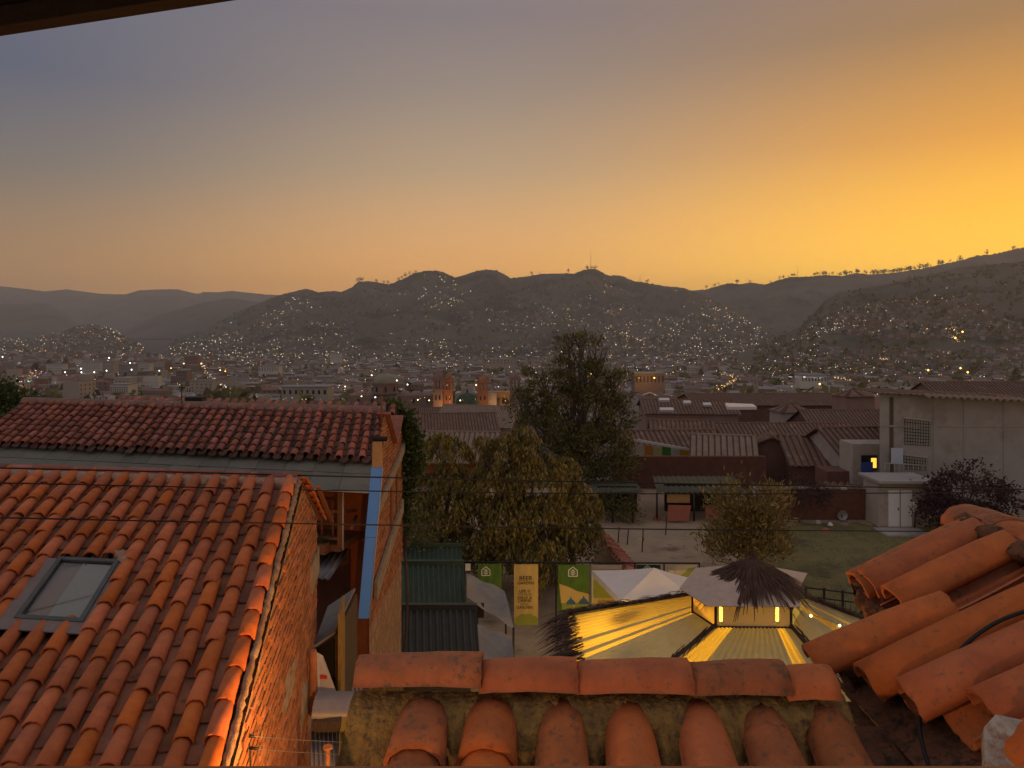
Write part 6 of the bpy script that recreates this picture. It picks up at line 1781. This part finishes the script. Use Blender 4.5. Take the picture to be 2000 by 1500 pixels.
# ------------------------------------------------------------------ lights of the city
LC = {'white': (1.0, .93, .80), 'warm': (1.0, .72, .34), 'amber': (1.0, .52, .10), 'green': (.10, 1.0, .65), 'blue': (.45, .80, 1.0), 'red': (1.0, .12, .05), 'violet': (.6, .15, 1.0)}
LM = {k_: emit('city_light_' + k_, c, {'white': 3.6, 'warm': 3.8, 'amber': 4.5, 'green': 4, 'blue': 3, 'red': 4, 'violet': 3}[k_]) for k_, c in LC.items()}
LK = list(LC); LMB = MB()
def bulb(p, r, kind):
    p = Vector(p)
    LMB.add([p + Vector(q) * r for q in ((1, 0, 0), (-1, 0, 0), (0, 1, 0), (0, -1, 0), (0, 0, 1), (0, 0, -1))], [(0, 2, 4), (2, 1, 4), (1, 3, 4), (3, 0, 4), (2, 0, 5), (1, 2, 5), (3, 1, 5), (0, 3, 5)], LK.index(kind))
def rs(D): return D * .00030 * rr.choice([.55, .7, .8, 1.0, 1.0, 1.4])
def kind(): return rr.choices(['white', 'warm', 'amber'], [.4, .45, .15])[0]
for _ in range(1150):
    D = rr.uniform(520, 2600) ** 1.0; px = rr.uniform(-20, 2020)
    if D > 1200 and px > 1480: continue
    bulb((at(px, D), D, gz(D) + rr.uniform(6, 12)), rs(D), kind())
for _ in range(120):
    D = rr.uniform(180, 520); px = rr.uniform(1240, 2000) if rr.random() < .6 else rr.uniform(500, 1000)
    bulb((at(px, D), D, gz(D) + rr.uniform(7, 9)), rs(D) * .8, kind())
def hill_lights(name, n, px0, px1, tmax, kinds, power=1.0):
    c = 0
    while c < n:
        px = rr.uniform(px0, px1); t = rr.random() ** power * tmax; p = hill_pt(name, px, t)
        if mnoise.noise(Vector((p.x / 380, p.y / 600, 4.4))) < -.05 and rr.random() < .93 and t > .15: c += .35; continue
        bulb(p + Vector((0, 0, rr.uniform(7, 12))), rs(p.y), rr.choice(kinds)); c += 1
hill_lights('main_ridge', 950, 330, 1500, .74, ['white', 'warm', 'warm', 'white'])
hill_lights('main_ridge', 160, 1180, 1460, .95, ['warm', 'amber'])
hill_lights('main_ridge', 60, 820, 900, .97, ['warm'])
hill_lights('main_ridge', 60, 420, 600, .97, ['white'])
hill_lights('right_hillside', 340, 1480, 2040, .68, ['warm', 'amber', 'white', 'warm'])
hill_lights('left_town_hill', 200, -20, 280, .97, ['warm', 'white', 'amber'])
def trail(pts, n, jit, kinds, size=1.0, D=None):
    for i in range(n):
        t = rr.random() * (len(pts) - 1); k_ = int(t); f = t - k_
        (x0, y0, d0), (x1, y1, d1) = pts[k_], pts[k_ + 1]
        d = lerp(d0, d1, f); p = W(lerp(x0, x1, f) + rr.gauss(0, jit), lerp(y0, y1, f) + rr.gauss(0, jit * .6), d - 12)
        bulb(p, rs(d) * size, rr.choice(kinds))
trail([(394, 708, 1500), (405, 728, 1100), (430, 750, 750), (455, 764, 560)], 60, 2.5, ['white', 'warm', 'amber'])
trail([(440, 760, 590), (466, 762, 560)], 26, 3, ['amber', 'red', 'warm', 'white'], 1.1)
trail([(8, 765, 560), (38, 752, 650), (58, 735, 800), (74, 722, 980)], 90, 6, ['amber', 'amber', 'warm', 'red', 'violet', 'warm'], 1.1)
trail([(55, 744, 700), (58, 746, 700)], 3, 1.5, ['green'], 1.8)
for px, py in ((127, 727), (158, 720), (159, 727), (184, 727), (208, 724), (213, 699), (254, 709), (257, 722), (5, 697)): bulb(W(px, py, 1120), 1120 * .0011, 'white')
for px, py, kd in ((393, 710, 'warm'), (359, 710, 'warm'), (334, 719, 'amber'), (311, 724, 'white'), (430, 723, 'warm'), (440, 725, 'amber')): bulb(W(px, py, 1000), .9, kd)
trail([(1398, 762, 430), (1425, 748, 520), (1440, 738, 600), (1410, 729, 700)], 60, 3.0, ['amber', 'amber', 'warm'], 1.0)
trail([(1020, 742, 520), (1075, 740, 520)], 16, 2, ['amber', 'warm'], .9)
for px, py in ((1155, 730), (1225, 731), (1247, 738), (1278, 738), (1180, 736)): bulb(W(px, py, 540), .65, 'amber')
trail([(1540, 736, 690), (1612, 738, 690)], 26, 1.2, ['blue', 'white'], .9)
trail([(1630, 737, 640), (1662, 742, 640)], 26, 2, ['amber', 'warm'], .9)
trail([(1720, 698, 900), (1732, 702, 900)], 10, 2, ['amber'], 1.0)
for px, py in ((1813, 723), (1876, 719), (1890, 727), (1601, 750), (1880, 648), (1866, 660)): bulb(W(px, py, 620), .9, 'amber')
trail([(1858, 640, 1500), (1872, 668, 1300)], 30, 7, ['amber', 'warm'], 1.0)
trail([(1570, 722, 1100), (1610, 648, 1500), (1660, 625, 1700)], 30, 4, ['warm', 'white'], .8)
for px, py in ((726, 733), (775, 743), (796, 751), (930, 752), (899, 782), (674, 755), (706, 774), (733, 776), (816, 781), (838, 782)): bulb(W(px, py, 400), .42, rr.choice(['warm', 'white']))
LMB.f = LMB.f; 
tag(LMB.build('city_lights', [LM[k_] for k_ in LK], origin=(0, 0, 0)), 'countless street and window lights of the city at dusk', 'lights', kind='stuff')
# ------------------------------------------------------------------ lit lamps of the place
def lamp_light(name, loc, energy, color, parent=None, r=.08):
    l = bpy.data.lights.new(name, 'POINT'); l.energy = energy; l.color = color; l.shadow_soft_size = r
    o = bpy.data.objects.new(name, l); COL.objects.link(o)
    if parent: o.parent = parent; o.location = Vector(loc) - wpos(parent)
    else: o.location = loc
    return o
# wall lamp below the window, left: it lights the neighbour's gable and roof
m_bulb = emit('warm_bulb', (1.0, .55, .18), 12.0)
wlp = empty('wall_lamp', (-.95, .55, 9.4), 'warm wall lamp on the house front below the window', 'lamp')
MB().lathe((-.95, .55, 9.4), [(.02, .10), (.06, .09), (.13, .0), (.125, .0), (.05, .08)], 14).build('shade', m_cable, wlp)
MB().lathe((-.95, .55, 9.36), [(.0, -.05), (.035, -.03), (.045, .0), (.03, .04), (.015, .07)], 12).build('bulb', m_bulb, wlp)
MB().tube([(-.95, .55, 9.5), (-.95, .40, 9.58), (-.95, .15, 9.58)], .012, 6).build('arm', m_cable, wlp)
lamp_light('wall_lamp_light', (-.95, .55, 9.30), 75, (1.0, .50, .16), wlp, .06)

AL = Vector((-.65, 5.2, 7.75))
alp = empty('alley_lamp', AL, 'warm street lamp in the alley beside the brick gable', 'lamp')
MB().tube([AL + Vector((.75, -.9, .12)), AL + Vector((.25, -.3, .22)), AL + Vector((0, 0, .16))], .018, 6).build('arm', m_cable, alp)
MB().lathe(AL, [(.02, .16), (.07, .15), (.15, .03), (.14, .03), (.06, .13)], 14).build('shade', m_cable, alp)
MB().lathe(AL - Vector((0, 0, .02)), [(.0, -.05), (.035, -.03), (.045, .0), (.03, .04), (.015, .07)], 12).build('bulb', m_bulb, alp)
lamp_light('alley_lamp_light', AL - Vector((0, 0, .10)), 420, (1.0, .43, .10), alp, .06)
for i, p in enumerate(PAV_LAMPS):
    lamp_light('pendant_light', Vector(p) + Vector((0, 0, -.12)), [190, 90, 150, 180, 120, 110][i], (1.0, .62, .14), None, .06)
# floodlights on the churches
for i, (px, py, D, e) in enumerate([(866, 797, CD - 16, 2200), (880, 797, CD - 14, 2500), (945, 797, 428, 1800), (968, 792, 438, 1600)]):
    p = W(px, py, D); p.z = max(p.z, gz(D) + 1.0)
    lamp_light('church_floodlight', p, e * .6, (1.0, .50, .16), None, .5)
p = W(1235, 735, 545); lamp_light('street_light', p, 1800, (1.0, .5, .1), None, .5)
p = W(1270, 735, 548); lamp_light('street_light', p, 1800, (1.0, .5, .1), None, .5)
# ------------------------------------------------------------------ haze
hz = MB().box((0, 6100, 310), (36000, 13000, 830))
m, nt, b = new_mat('haze_air')
nt.nodes.remove(b)
vol = nt.nodes.new('ShaderNodeVolumePrincipled')
vol.inputs['Color'].default_value = (.95, .94, .94, 1)
vol.inputs['Density'].default_value = .0001
vol.inputs['Anisotropy'].default_value = .2
nt.links.new(vol.outputs[0], nt.nodes['Material Output'].inputs['Volume'])
tag(hz.build('haze', m), kind='stuff')
